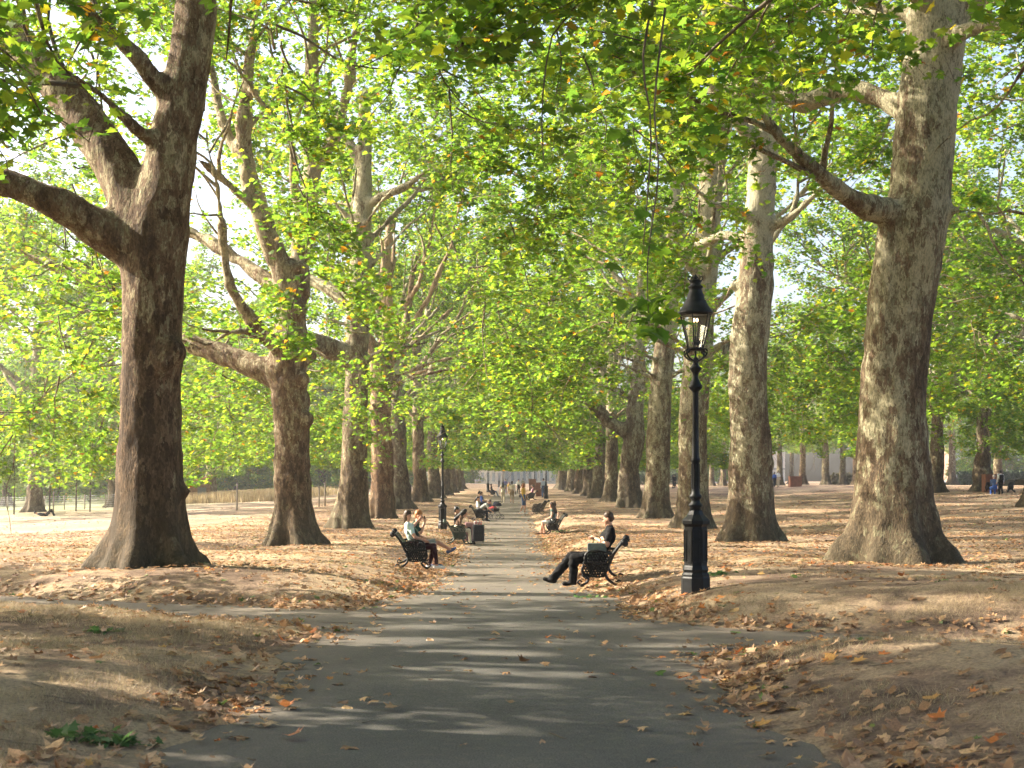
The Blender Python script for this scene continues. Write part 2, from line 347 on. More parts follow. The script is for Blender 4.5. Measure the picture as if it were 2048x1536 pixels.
def ground_material():
    m, nt, b, out = new_mat("dry_ground"); L = nt.links
    tc = N(nt, 'TexCoord'); gp = tc.outputs['Object']
    n0 = N(nt, 'TexNoise', i_Scale=0.30, i_Detail=6.0, i_Roughness=0.62); L.new(gp, n0.inputs['Vector'])
    n1 = N(nt, 'TexNoise', i_Scale=2.2, i_Detail=6.0, i_Roughness=0.7); L.new(gp, n1.inputs['Vector'])
    n2 = N(nt, 'TexNoise', i_Scale=28.0, i_Detail=5.0, i_Roughness=0.75); L.new(gp, n2.inputs['Vector'])
    sm = N(nt, 'Math', operation='MULTIPLY_ADD', i_1=0.5); L.new(n1.outputs['Fac'], sm.inputs[0]); L.new(n0.outputs['Fac'], sm.inputs[2])
    r1 = ramp(nt, [(0.60, (.115, .080, .058)), (0.68, (.19, .135, .096)), (0.78, (.31, .232, .152)), (0.92, (.40, .315, .21))]); L.new(sm.outputs[0], r1.inputs[0])
    r2 = ramp(nt, [(0.30, (.38, .35, .33)), (0.5, (1, 1, 1)), (0.70, (1.6, 1.5, 1.35))]); L.new(n2.outputs['Fac'], r2.inputs[0])
    mx = N(nt, 'MixRGB', blend_type='MULTIPLY', i_Fac=0.85); L.new(r1.outputs[0], mx.inputs[1]); L.new(r2.outputs[0], mx.inputs[2])
    # open meadow on the left: straw colour, lightened to add sunlit brightness
    szm = N(nt, 'SeparateXYZ'); L.new(gp, szm.inputs[0]); mdx = N(nt, 'MapRange', i_From_Min=-10.0, i_From_Max=-42.0, i_To_Min=0.0, i_To_Max=0.75); L.new(szm.outputs[0], mdx.inputs['Value'])
    mst = N(nt, 'MixRGB'); mst.inputs[2].default_value = (.56, .47, .35, 1); L.new(mdx.outputs[0], mst.inputs[0]); L.new(mx.outputs[0], mst.inputs[1]); mx = mst
    # far off, the fallen leaves are specks of colour on the ground
    vo = N(nt, 'TexVoronoi', i_Scale=4.2, i_Randomness=1.0); L.new(gp, vo.inputs['Vector'])
    sc = N(nt, 'SeparateColor'); L.new(vo.outputs['Color'], sc.inputs[0])
    lf = ramp(nt, [(0.0, (.26, .12, .075)), (0.35, (.42, .21, .13)), (0.7, (.50, .29, .19)), (1.0, (.55, .36, .24))]); L.new(sc.outputs[0], lf.inputs[0])
    ms = N(nt, 'Math', operation='LESS_THAN', i_1=0.36); L.new(vo.outputs['Distance'], ms.inputs[0])
    sz = N(nt, 'SeparateXYZ'); L.new(gp, sz.inputs[0])
    fy = N(nt, 'MapRange', i_From_Min=38.0, i_From_Max=75.0); L.new(sz.outputs[1], fy.inputs['Value'])
    n3 = N(nt, 'TexNoise', i_Scale=0.16, i_Detail=4.0, i_Roughness=0.6); L.new(gp, n3.inputs['Vector'])
    f3 = N(nt, 'MapRange', i_From_Min=0.36, i_From_Max=0.52, i_To_Min=0.35, i_To_Max=1.0); L.new(n3.outputs['Fac'], f3.inputs['Value'])
    # the open meadow on the left is bare straw
    fx = N(nt, 'MapRange', i_From_Min=-26.0, i_From_Max=-14.0, i_To_Min=0.12, i_To_Max=1.0); L.new(sz.outputs[0], fx.inputs['Value'])
    q1 = N(nt, 'Math', operation='MULTIPLY'); L.new(fy.outputs[0], q1.inputs[0]); L.new(ms.outputs[0], q1.inputs[1])
    q2 = N(nt, 'Math', operation='MULTIPLY'); L.new(q1.outputs[0], q2.inputs[0]); L.new(f3.outputs[0], q2.inputs[1])
    q3 = N(nt, 'Math', operation='MULTIPLY'); L.new(q2.outputs[0], q3.inputs[0]); L.new(fx.outputs[0], q3.inputs[1])
    q4 = N(nt, 'Math', operation='MULTIPLY', i_1=0.85); L.new(q3.outputs[0], q4.inputs[0])
    mm = N(nt, 'MixRGB'); L.new(q4.outputs[0], mm.inputs[0]); L.new(mx.outputs[0], mm.inputs[1]); L.new(lf.outputs[0], mm.inputs[2])
    # a strip of green grass far out on the left
    gx = N(nt, 'MapRange', i_From_Min=-22.0, i_From_Max=-40.0); L.new(sz.outputs[0], gx.inputs['Value'])
    gy = N(nt, 'MapRange', i_From_Min=95.0, i_From_Max=125.0); L.new(sz.outputs[1], gy.inputs['Value'])
    gg = N(nt, 'Math', operation='MULTIPLY'); L.new(gx.outputs[0], gg.inputs[0]); L.new(gy.outputs[0], gg.inputs[1])
    gk = N(nt, 'Math', operation='MULTIPLY', i_1=0.75); L.new(gg.outputs[0], gk.inputs[0])
    mg = N(nt, 'MixRGB'); mg.inputs[2].default_value = (.16, .20, .08, 1); L.new(gk.outputs[0], mg.inputs[0]); L.new(mm.outputs[0], mg.inputs[1])
    L.new(mg.outputs[0], b.inputs['Base Color'])
    bh = N(nt, 'Math', operation='MULTIPLY_ADD', i_1=0.4); L.new(n2.outputs['Fac'], bh.inputs[0]); L.new(n1.outputs['Fac'], bh.inputs[2])
    bp = N(nt, 'Bump', i_Strength=1.0, i_Distance=0.07); L.new(bh.outputs[0], bp.inputs['Height']); L.new(bp.outputs[0], b.inputs['Normal'])
    b.inputs['Roughness'].default_value = 0.95; b.inputs['Specular IOR Level'].default_value = 0.1
    return m
def asphalt_material():
    m, nt, b, out = new_mat("asphalt"); L = nt.links
    tc = N(nt, 'TexCoord'); gp = tc.outputs['Object']
    n0 = N(nt, 'TexNoise', i_Scale=0.55, i_Detail=5.0, i_Roughness=0.6); L.new(gp, n0.inputs['Vector'])
    n1 = N(nt, 'TexNoise', i_Scale=75.0, i_Detail=5.0, i_Roughness=0.7); L.new(gp, n1.inputs['Vector'])
    n2 = N(nt, 'TexNoise', i_Scale=9.0, i_Detail=6.0, i_Roughness=0.7); L.new(gp, n2.inputs['Vector'])
    r0 = ramp(nt, [(0.32, (.054, .052, .047)), (0.55, (.075, .072, .064)), (0.75, (.12, .108, .088))]); L.new(n0.outputs['Fac'], r0.inputs[0])
    # older, dustier surface of the crossing path
    sx = N(nt, 'SeparateXYZ'); L.new(gp, sx.inputs[0])
    r1 = ramp(nt, [(0.36, .35), (0.5, 1.0), (0.64, 2.2)]); L.new(n1.outputs['Fac'], r1.inputs[0])
    mx = N(nt, 'MixRGB', blend_type='MULTIPLY', i_Fac=0.8); L.new(r0.outputs[0], mx.inputs[1]); L.new(r1.outputs[0], mx.inputs[2])
    r2 = ramp(nt, [(0.52, 0.0), (0.78, 0.65)]); L.new(n2.outputs['Fac'], r2.inputs[0])
    # dust creeps in from the edges
    ab = N(nt, 'Math', operation='ABSOLUTE'); L.new(sx.outputs[0], ab.inputs[0])
    ed = N(nt, 'MapRange', i_From_Min=1.0, i_From_Max=2.6, i_To_Min=0.05, i_To_Max=0.8); L.new(ab.outputs[0], ed.inputs['Value'])
    ad = N(nt, 'Math', operation='MULTIPLY_ADD', i_1=0.7); L.new(r2.outputs[0], ad.inputs[0]); ee = N(nt, 'Math', operation='MULTIPLY', i_1=0.6); L.new(ed.outputs[0], ee.inputs[0]); L.new(ee.outputs[0], ad.inputs[2])
    fy = N(nt, 'MapRange', i_From_Min=19.0, i_From_Max=30.0, i_To_Min=0.0, i_To_Max=.35); L.new(sx.outputs[1], fy.inputs['Value']); a5 = N(nt, 'Math', operation='ADD', use_clamp=True); L.new(ad.outputs[0], a5.inputs[0]); L.new(fy.outputs[0], a5.inputs[1]); ad = a5
    md = N(nt, 'MixRGB'); md.inputs[2].default_value = (.20, .155, .11, 1); L.new(ad.outputs[0], md.inputs[0]); L.new(mx.outputs[0], md.inputs[1])
    vc = N(nt, 'TexVoronoi', feature='DISTANCE_TO_EDGE', i_Scale=0.75); nw = N(nt, 'TexNoise', i_Scale=2.5, i_Detail=6.0); L.new(gp, nw.inputs[0])
    wd = N(nt, 'MixRGB', blend_type='LINEAR_LIGHT', i_Fac=.25); L.new(gp, wd.inputs[1]); L.new(nw.outputs['Color'], wd.inputs[2]); L.new(wd.outputs[0], vc.inputs[0])
    ck = N(nt, 'MapRange', i_From_Min=0.0, i_From_Max=0.012, i_To_Min=0.85, i_To_Max=1.0); L.new(vc.outputs['Distance'], ck.inputs['Value'])
    mk = N(nt, 'MixRGB', blend_type='MULTIPLY', i_Fac=1.0); L.new(md.outputs[0], mk.inputs[1]); L.new(ck.outputs[0], mk.inputs[2]); L.new(mk.outputs[0], b.inputs['Base Color'])
    bp = N(nt, 'Bump', i_Strength=0.7, i_Distance=0.008); L.new(n1.outputs['Fac'], bp.inputs['Height']); L.new(bp.outputs[0], b.inputs['Normal'])
    b.inputs['Roughness'].default_value = 0.82; b.inputs['Specular IOR Level'].default_value = 0.3
    return m
M_ground = ground_material(); M_asph = asphalt_material()
g.build('ground', M_ground, kind='structure', label='dry grass and bare earth banks on both sides of the asphalt path')
# path: cells of the same grid inside the outline, border vertices pulled onto it
inside = (XX > -60) & (XX < 60) & (YY > -20) & (YY < 330)
SD = sdf_path(XX, YY)
cx = (XX[:-1, :-1] + XX[1:, 1:]) / 2; cyy = (YY[:-1, :-1] + YY[1:, 1:]) / 2
sel = (sdf_path(cx, cyy) < 0.0) & inside[:-1, :-1]
e = 0.02
gxx = (sdf_path(XX + e, YY) - sdf_path(XX - e, YY)) / (2 * e); gyy = (sdf_path(XX, YY + e) - sdf_path(XX, YY - e)) / (2 * e)
near = np.abs(SD) < np.where(np.abs(XX) < 10, 0.16, 0.5)
g2 = gxx ** 2 + gyy ** 2 + 1e-9
PX = XX - np.where(near, SD * gxx / g2, 0); PY = YY - np.where(near, SD * gyy / g2, 0)
PZ = terrain(PX, PY) + 0.03 * sstep(0.0, 0.12, -sdf_path(PX, PY)) + 0.004
Fp = Fg.reshape(XX.shape[0] - 1, XX.shape[1] - 1, 4)[sel]
used, inv = np.unique(Fp, return_inverse=True)
g = Geo(); g.add(np.stack([PX, PY, PZ], -1).reshape(-1, 3)[used], inv.reshape(-1, 4))
g.build('path', M_asph, kind='structure', label='grey asphalt path running straight between the plane trees, crossed by a narrower one')
# ------------------------------------------------------------------ trees
rng = np.random.default_rng(11)
def lobed(n_detail):
    if n_detail == 2:   # five lobes with teeth hinted
        a = [(0, -.42), (.16, -.30), (.46, -.36), (.30, -.08), (.60, .10), (.26, .16), (.24, .30), (0, .64), (-.24, .30), (-.26, .16), (-.60, .10), (-.30, -.08), (-.46, -.36), (-.16, -.30)]
    elif n_detail == 1:
        a = [(0, -.40), (.44, -.30), (.24, .0), (.50, .14), (.18, .22), (0, .58), (-.18, .22), (-.50, .14), (-.24, .0), (-.44, -.30)]
    elif n_detail == 0:
        a = [(0, -.42), (.46, -.05), (.16, .14), (0, .55), (-.16, .14), (-.46, -.05)]
    else:
        a = [(0, -.42), (.45, .06), (0, .50), (-.45, .06)]
    return np.array(a)
LOB = [lobed(0), lobed(1), lobed(2), lobed(3)]
def leaf_quads(geo, P, Nrm, Dirn, size, tint, detail, mat=0, curl=0.25):
    """leaves at P with normals, tip directions, sizes"""
    L = LOB[detail]; k = len(L); m = len(P)
    X = nrm(np.cross(Dirn, Nrm)); Y = nrm(np.cross(Nrm, X))
    off = X[:, None] * L[None, :, 0:1] + Y[:, None] * (L[None, :, 1:2] + .42)
    c = (np.abs(L[:, 0]) ** 1.5 * -1 + np.maximum(L[:, 1], 0) ** 2 * -.7)
    cv = (curl * (0.5 + 1.0 * hash3(np.arange(m), np.arange(m) * 0 + 3, np.arange(m) * 0)))[:, None, None] * c[None, :, None]
    V = P[:, None] + size[:, None, None] * (off + Nrm[:, None] * cv)
    geo.add(V.reshape(-1, 3), np.arange(m * k).reshape(m, k), mat, tint, False)

def leafset(m, P, droop=0.35):
    n = nrm(np.stack([rng.normal(0, .55, m), rng.normal(0, .55, m), np.ones(m)], 1))
    a = rng.uniform(0, 2 * math.pi, m); d = np.stack([np.cos(a), np.sin(a), np.full(m, -droop)], 1)
    d = nrm(d - (d * n).sum(1, keepdims=True) * n); n = n * np.where(rng.random((m, 1)) < .0, -1, 1)
    t = rng.beta(1.9, 2.35, m) * 0.88; r = rng.random(m)
    t = np.where(r < .028, rng.uniform(.88, 1.0, m), t)
    return n, d, t

def wander(p, d, L, n, wob, up, droop):
    pts = [p]; st = L / (n - 1)
    for i in range(n - 1):
        d = d + rng.normal(0, wob, 3) + np.array([0, 0, up - droop * i / n]); d = d / np.linalg.norm(d)
        p = p + d * st; pts.append(p)
    return np.array(pts)

def branchwork(limbs, spec):
    """limbs: resampled (n,4) arrays. Returns secondary polylines and tertiary arrays"""
    sec = []; secr = []
    for L in limbs:
        seg = np.linalg.norm(np.diff(L[:, :3], axis=0), axis=1); tot = seg.sum(); cum = np.concatenate([[0], np.cumsum(seg)])
        s = tot * spec.get('start', .22) + rng.uniform(0, .5)
        while s < tot:
            i = min(np.searchsorted(cum, s), len(L) - 1); p = L[i, :3]; rad = L[i, 3]
            t = L[min(i + 1, len(L) - 1), :3] - L[i - 1, :3]; t = t / np.linalg.norm(t)
            a = rng.normal(0, 1, 3); a -= a.dot(t) * t; a /= np.linalg.norm(a)
            out = np.array([p[0], p[1], 0]); lo = np.linalg.norm(out); out = out / lo if lo > .5 else np.zeros(3)
            f = s / tot
            d = t * (.35 + .5 * f) + a * .8 + out * .35 + np.array([0, 0, .12]); d /= np.linalg.norm(d)
            ln = rng.uniform(*spec.get('slen', (2.0, 4.6))) * (1.15 - .45 * f)
            P = wander(p, d, ln, 8, .17, .06, spec.get('droop', .14))
            r0 = min(rad * .6, .014 * ln + .012)
            sec.append(P); secr.append(np.linspace(r0, .007, 8))
            s += rng.uniform(*spec.get('sgap', (.45, 1.0)))
        # the limb's own end
        P = wander(L[-1, :3], nrm(L[-1, :3] - L[-3, :3]), 2.2, 8, .15, .03, .15); sec.append(P); secr.append(np.linspace(min(L[-1, 3], .04), .007, 8))
    sec = np.array(sec); secr = np.array(secr)
    # tertiary: several along every secondary (vectorised)
    kt = spec.get('kt', 10); m = len(sec)
    ti = rng.uniform(1.2, 7.0, (m, kt)); i0 = np.floor(ti).astype(int).clip(0, 6); fr = (ti - i0)[..., None]
    mi = np.arange(m)[:, None]
    st = sec[mi, i0] * (1 - fr) + sec[mi, i0 + 1] * fr
    dr = nrm(sec[mi, i0 + 1] - sec[mi, i0]) * .6 + rng.normal(0, .5, (m, kt, 3)); dr[..., 2] = dr[..., 2] * .45 + .05
    dr = nrm(dr); ln = rng.uniform(.6, 1.7, (m, kt, 1))
    st = st.reshape(-1, 3); dr = dr.reshape(-1, 3); ln = ln.reshape(-1, 1)
    pts = [st]; p = st; d = dr
    for i in range(4):
        d = nrm(d + rng.normal(0, .2, d.shape) + np.array([0, 0, -spec.get('tdroop', .10)])); p = p + d * ln / 4; pts.append(p)
    ter = np.stack(pts, 1)
    return sec, secr, ter

def trunk_skin(curves, voxel, seed, rough=1.0, ridge=0.0, burls=(), base_r=None, seam=None):
    gg = Geo()
    for c in curves: tubes(gg, c[:, :3], c[:, 3], 14 if c[0, 3] > .25 else 8, cap=True)
    for (bx, by, bz, br) in burls: ball(gg, (bx, by, bz), br)
    V, F, Nn = remeshed(gg, voxel, 5)
    q = V.copy(); q[:, 2] *= .45
    rr = np.clip(np.sqrt(V[:, 0] ** 2 + V[:, 1] ** 2) * 1.0, 0, .8)
    d = rough * (.045 * fbm(q, 1.6, 2, seed) + .022 * fbm(V * [1, 1, .5], 6.0, 2, seed + 9))
    if ridge: d += ridge * (np.abs(vnoise(np.stack([V[:, 0] * .5, V[:, 1] * .5, V[:, 2] * 2.1], 1), 1.0, seed + 3)) - .3)
    if base_r:
        z = np.clip(V[:, 2], 0, 2.2); th = np.arctan2(V[:, 1], V[:, 0])
        w = np.exp(-z / .55); rad = np.hypot(V[:, 0], V[:, 1])
        lob = (np.cos(th * 5 + seed + .8 * np.sin(th * 2 + seed)) + .6 * np.cos(th * 8 + seed * 2.1))
        d += np.where((V[:, 2] < 2.2) & (rad < base_r * 2.6), (w * .17 + .03 * np.exp(-z / 1.6)) * lob * base_r, 0)
    small = np.clip(rr / .25, .15, 1)
    return V + Nn * (d * np.where(V[:, 2] > 3, .6 + .4 * small, 1))[:, None], F

def in_view(P, mx=60):
    px = 1015 + F_PX * P[:, 0] / P[:, 1]; py = 962 - F_PX * (P[:, 2] - CAM_Z) / P[:, 1]
    return (P[:, 1] > 1) & (px > -mx) & (px < 2048 + mx) & (py > -mx) & (py < 1536), px, py

def make_tree(name, loc, curves, limbs, extra=None, voxel=.085, seed=1, spec={}, bark=0, base_r=None, detail=(0, 0), size=.2, per=3, keep=None,
              rough=1.0, ridge=0.0, burls=(), nparts=0, label=None, group=None, twigs=True):
    """curves (local): everything fused into the trunk skin; limbs: the ones that carry foliage"""
    root = empty(name, loc, label=label, category='tree', group=group)
    V, F = trunk_skin(curves, voxel, seed, rough, ridge, burls, base_r)
    g = Geo(); g.add(V, F); g.build('trunk', M_bark[bark], root)
    sec, secr, ter = branchwork(limbs, spec)
    off = np.array(loc)
    # leaf anchors along tertiaries
    m = len(ter); u = rng.uniform(.5, 4.0, (m, per * 5)); i0 = np.floor(u).astype(int).clip(0, 3); fr = (u - i0)[..., None]; mi = np.arange(m)[:, None]
    P = (ter[mi, i0] * (1 - fr) + ter[mi, i0 + 1] * fr)
    P = (P + rng.normal(0, .11, P.shape)).reshape(-1, 3)
    if keep is not None:
        kk = keep(P + off); P = P[kk]
        kt = keep(ter[:, -1] + off)
        ks = kt.reshape(len(sec), -1).any(1); ter = ter[kt]; sec = sec[ks]; secr = secr[ks]
    n, d, t = leafset(len(P), P)
    sz = rng.uniform(.65, 1.2, len(P)) * size
    if twigs:
        g = Geo(); tubes(g, sec, secr, 4); 
        tubes(g, ter[:, ::2], np.tile(np.array([.0085, .006, .004]), (len(ter), 1)), 3)
        g.build('branches', M_twig if bark == 0 else M_bark[bark], root, kind='stuff')
    g = Geo()
    W = P + off; vis, px, py = in_view(W)
    if detail[0] != detail[1]:
        a = vis
    else: a = np.ones(len(P), bool)
    if nparts:
        cand = np.where(vis)[0]; cand = cand[np.argsort(W[cand, 1] / sz[cand])[:nparts]]
        single = np.zeros(len(P), bool); single[cand] = True
        protos = LEAF_PROTOS
        for i in cand:
            o = bpy.data.objects.new('leaf', protos[int(t[i] * (len(protos) - 1))]); COL.objects.link(o); o.parent = root
            X = np.cross(d[i], n[i]); X /= np.linalg.norm(X); Y = np.cross(n[i], X)
            M = Matrix([[X[k] * sz[i], Y[k] * sz[i], n[i][k] * sz[i], P[i][k]] for k in range(3)] + [[0, 0, 0, 1]])
            o.matrix_local = M
        a = a & ~single; b_ = ~vis & ~single if detail[0] != detail[1] else None
    else: b_ = ~vis if detail[0] != detail[1] else None
    leaf_quads(g, P[a], n[a], d[a], sz[a], t[a], detail[0])
    if b_ is not None and b_.any(): leaf_quads(g, P[b_], n[b_], d[b_], sz[b_], t[b_], detail[1])
    g.build('crown', M_leaf, root, kind='stuff')
    return root, len(P)

LEAF_PROTOS = []
for k in range(24):
    g = Geo(); leaf_quads(g, np.zeros((1, 3)), np.array([[0, 0, 1.0]]), np.array([[0, 1.0, 0]]), np.ones(1), np.array([k / 23.0]), 2, curl=.15 + .4 * ((k * 7) % 5) / 5)
    LEAF_PROTOS.append(g.mesh('leaf', [M_leaf]))

def px_curve(pts, d, root, dys=None, noise=0.0):
    """pts: (px,py,width_px[,dy]) at depth d -> local resampled (n,4) curve"""
    out = []
    for q in pts:
        dd = d + (q[3] if len(q) > 3 else 0.0); p = at(q[0], q[1], dd)
        out.append([p[0] - root[0], p[1] - root[1], p[2] - root[2], max(q[2], 3) / 2 / F_PX * dd])
    c = catmull(out, .3); c[:, 3] = np.maximum(c[:, 3], .015)
    if noise:
        c[:, 3] *= np.clip((1.02 - np.linspace(0, 1, len(c))) / .3, .15, 1)
        q = c[:, :3] + 13; c[:, :3] += noise * np.stack([vnoise(q, 1.1, 1), vnoise(q, 1.1, 2), vnoise(q, 1.1, 3)], 1)
    return c

def auto_limbs(top, r, n, zlo, zhi, spread=7.5, height=22.0, low=3, fork=None, rad=.28):
    """generic limbs in local coordinates from a trunk whose axis passes near x=y=0 (leaning to top)"""
    out = []
    for i in range(n):
        a = 2 * math.pi * (i + rng.uniform(-.3, .3)) / n; f = rng.uniform(0, 1)
        z0 = zlo + (zhi - zlo) * f
        hx = top[0] * z0 / top[2]; hy = top[1] * z0 / top[2]
        sp = spread * rng.uniform(.45, .95); zt = rng.uniform(.72, 1.0) * height
        p0 = np.array([hx, hy, z0]); p3 = np.array([hx + math.cos(a) * sp, hy + math.sin(a) * sp, zt])
        p1 = p0 + (p3 - p0) * .33 + np.array([math.cos(a), math.sin(a), 0]) * sp * .16 + rng.normal(0, .35, 3)
        p2 = p0 + (p3 - p0) * .66 + np.array([math.cos(a), math.sin(a), 0]) * sp * .10 + rng.normal(0, .5, 3)
        rr = rad * rng.uniform(.6, 1.1)
        c = catmull([list(p0) + [rr * 1.1], list(p1) + [rr * .8], list(p2) + [rr * .5], list(p3) + [rr * .16]], .4)
        out.append(c)
    for i in range(low):
        a = 2 * math.pi * (i + rng.uniform(-.3, .3)) / low + 1.0
        z0 = zlo * rng.uniform(.75, 1.05); sp = spread * rng.uniform(.85, 1.15)
        hx = top[0] * z0 / top[2]; hy = top[1] * z0 / top[2]; u = np.array([math.cos(a), math.sin(a), 0])
        p0 = np.array([hx, hy, z0]); rr = rad * rng.uniform(.4, .7)
        pts = [p0, p0 + u * sp * .3 + [0, 0, .9 + rng.normal(0, .3)], p0 + u * sp * .65 + [0, 0, 1.2 + rng.normal(0, .5)], p0 + u * sp + [0, 0, rng.uniform(-.6, 1.0)]]
        out.append(catmull([list(p) + [rr * k] for p, k in zip(pts, (1.1, .8, .5, .2))], .4))
    for c in out:
        q = c[:, :3] + rng.uniform(0, 50); c[:, :3] += .22 * np.stack([vnoise(q, .9, 1), vnoise(q, .9, 2), vnoise(q, .9, 3)], 1) * np.linspace(0, 1, len(c))[:, None].clip(0, .6) * 2
    return out

def low_limb(z0, az, length, ztip, rad=.13, base=(0, 0), rise=1.0):
    u = np.array([math.cos(az), math.sin(az), 0]); b = np.array([base[0], base[1], z0])
    pts = [b, b + u * length * .28 + [0, 0, rise], b + u * length * .55 + [0, 0, rise * 1.1], b + u * length * .8 + [0, 0, rise + (ztip - z0 - rise) * .45], b + u * length + [0, 0, ztip - z0]]
    c = catmull([list(p) + [rad * k] for p, k in zip(pts, (1.15, .8, .55, .35, .15))], .4)
    q = c[:, :3] + rng.uniform(0, 50); c[:, :3] += .25 * np.stack([vnoise(q, .9, 1), vnoise(q, .9, 2), vnoise(q, .9, 3)], 1) * np.linspace(0, 1, len(c))[:, None]
    return c

def straight_trunk(lean, h, r0, r1, knob=0.0):
    z = np.array([-.35, 0, .25, .6, 1.1, 1.8, 3, 4.5, 6, 8, 10, 12, h]); z = z[z <= h]
    fl = np.array([1.95, 1.78, 1.5, 1.26, 1.12, 1.05] + [1] * 20)[:len(z)]
    r = (r0 + (r1 - r0) * np.clip(z / h, 0, 1)) * fl * (1 + knob * rng.uniform(-1, 1, len(z)) * (z > 1))
    x = lean[0] * z / h + rng.normal(0, .05, len(z)) * (z > 1); y = lean[1] * z / h + rng.normal(0, .05, len(z)) * (z > 1)
    return catmull(np.stack([x, y, z, r], 1), .35)

def make_keep(tx, ty, near=True, zc=3.4, side=0, path_z=4.2, fw=3.2):
    def keep(W):
        r = np.hypot(W[:, 0] - tx, W[:, 1] - ty)
        h = W[:, 2] - np.interp(W[:, 1], PROF[:, 0], PROF[:, 1])
        zl = np.interp(r, [0, 2.5, 5, 7.5], [8.5, 7.0, zc + .9, zc])
        ov = np.abs(W[:, 0]) < 3.2
        zl = np.where(ov, np.maximum(zl, path_z), zl)
        core = (r < np.interp(h, [0, 10, 16, 20], [4.4, 3.9, 2.4, .5])) & (rng.random(len(W)) < .82)
        thin = (np.abs(W[:, 0]) > 9.5) & (W[:, 0] < 0) & (h > 5) & (h < 12.5) & (rng.random(len(W)) < .45)
        front = (np.abs(W[:, 0] - tx) < fw) & (W[:, 1] < ty) & (h < 14) & (ty > 35) & (rng.random(len(W)) < .75)
        high = (h > (17.0 if 35 < ty < 50 else 99)) & (rng.random(len(W)) < .5)
        return (h > zl) & ~core & ~thin & ~front & ~high
    return keep

PLANE = 'plane trees lining the path'
print("trees...")
# ---- first tree on the left
def root_at(X, d):
    return (X, d, gz(X, d) - .02)
r = root_at(-6.42, 25.6)
tr = px_curve([(302, 1180, 250), (300, 1142, 232), (300, 1118, 196), (301, 1090, 172), (302, 1050, 152), (301, 980, 140), (300, 880, 130), (300, 780, 124), (304, 700, 124), (305, 600, 120), (306, 540, 122),
               (312, 480, 128), (322, 420, 118), (338, 340, 108), (352, 260, 98), (368, 190, 94), (378, 130, 86), (388, 60, 80), (392, 0, 80), (400, -120, 72), (415, -300, 60), (430, -520, 46), (440, -800, 30), (450, -1100, 14)], 25.6, r)
A = px_curve([(300, 500, 92, 0), (215, 468, 84, -.2), (150, 430, 74, -.4), (90, 398, 68, -.6), (20, 368, 58, -.7), (-60, 350, 50, -.8), (-160, 310, 42, -1), (-300, 230, 30, -1.2), (-450, 190, 14, -1.3)], 25.6, r, noise=.04)
B = px_curve([(300, 450, 104, 0), (262, 390, 98, .2), (215, 310, 90, .4), (160, 228, 82, .6), (95, 150, 76, .8), (30, 75, 66, 1), (-40, -20, 54, 1.3), (-120, -160, 44, 1.5), (-200, -380, 30, 1.8), (-260, -640, 14, 2)], 25.6, r, noise=.04)
C = px_curve([(325, 290, 34, 0), (285, 270, 28, -.5), (245, 232, 24, -.9), (205, 192, 21, -1.2), (160, 160, 19, -1.5), (110, 145, 17, -1.7), (50, 138, 14, -2), (-20, 142, 10, -2.2), (-110, 120, 8, -2.5)], 25.6, r, noise=.03)
D = px_curve([(345, 200, 50, 0), (310, 160, 40, -.3), (275, 115, 33, -.6), (235, 75, 30, -.8), (190, 42, 27, -1), (140, 0, 24, -1.3), (60, -80, 18, -1.7), (-40, -180, 10, -2)], 25.6, r, noise=.03)
E = px_curve([(395, -60, 50, 0), (470, -220, 40, -.5), (540, -420, 30, -1), (620, -560, 20, -1.5), (700, -650, 10, -2)], 25.6, r, noise=.05)
E2 = px_curve([(395, -90, 30, 0), (450, -170, 24, 1), (530, -230, 18, 2), (640, -280, 12, 3.5), (760, -270, 7, 5)], 25.6, r, noise=.05)
up = auto_limbs((1.2, 0, 12), .4, 9, 9.5, 14, 8.5, 21, low=0, rad=.2) + [low_limb(11.2, a, 8.5, t, .12, (1.0, 0)) for a, t in ((.35, 8.6), (.9, 7.4), (1.5, 6.4), (2.2, 5.4))]
SPN = dict(sgap=(.36, .75), slen=(1.8, 4.6), kt=10, start=.3)
k1 = make_keep(-6.4, 25.6, zc=3.6, path_z=6.0)
_, c = make_tree('plane_tree', r, [tr, A, B, C, D, E, E2] + up, [A, B, C, D, E, E2] + up, voxel=.085, seed=3, spec=SPN, bark=0, base_r=.85, detail=(1, 3), size=.18, per=5, keep=k1,
          rough=1.3, burls=[(.5, -.35, 3.85, .26), (.33, -.45, 3.6, .2), (.62, -.1, 1.35, .16), (.75, 0, 8.8, .3)], nparts=300, label='thick dark plane trunk with two heavy limbs sweeping left, first of the left row', group=PLANE)
print('L1 leaves', c)
# ---- second on the left
r = root_at(-6.40, 42.3); D2 = 42.3
tr = px_curve([(586, 1110, 128), (586, 1084, 116), (586, 1068, 98), (586, 1045, 88), (585, 1000, 78), (584, 950, 72), (584, 860, 66), (580, 800, 68), (578, 740, 76), (578, 690, 80), (580, 650, 68), (586, 610, 58), (590, 570, 60)], D2, r)
R_ = px_curve([(594, 590, 54, 0), (600, 530, 44, .2), (606, 460, 40, .3), (618, 390, 37, .3), (625, 330, 36, .3), (621, 250, 31, .3), (622, 160, 28, .4), (627, 70, 26, .4), (631, -20, 22, .5), (640, -160, 16, .6), (650, -300, 9, .8)], D2, r, noise=.05)
Ra = px_curve([(625, 350, 26, .3), (652, 310, 26, .1), (676, 255, 24, -.1), (693, 195, 22, -.3), (704, 130, 18, -.5), (712, 50, 14, -.8), (725, -60, 8, -1)], D2, r, noise=.03)
Rb = px_curve([(607, 450, 26, .2), (596, 410, 22, 0), (588, 350, 20, -.3), (580, 285, 20, -.6), (560, 245, 17, -.8), (520, 205, 15, -1), (497, 165, 13, -1.3), (480, 110, 11, -1.5), (470, 40, 8, -1.8)], D2, r, noise=.04)
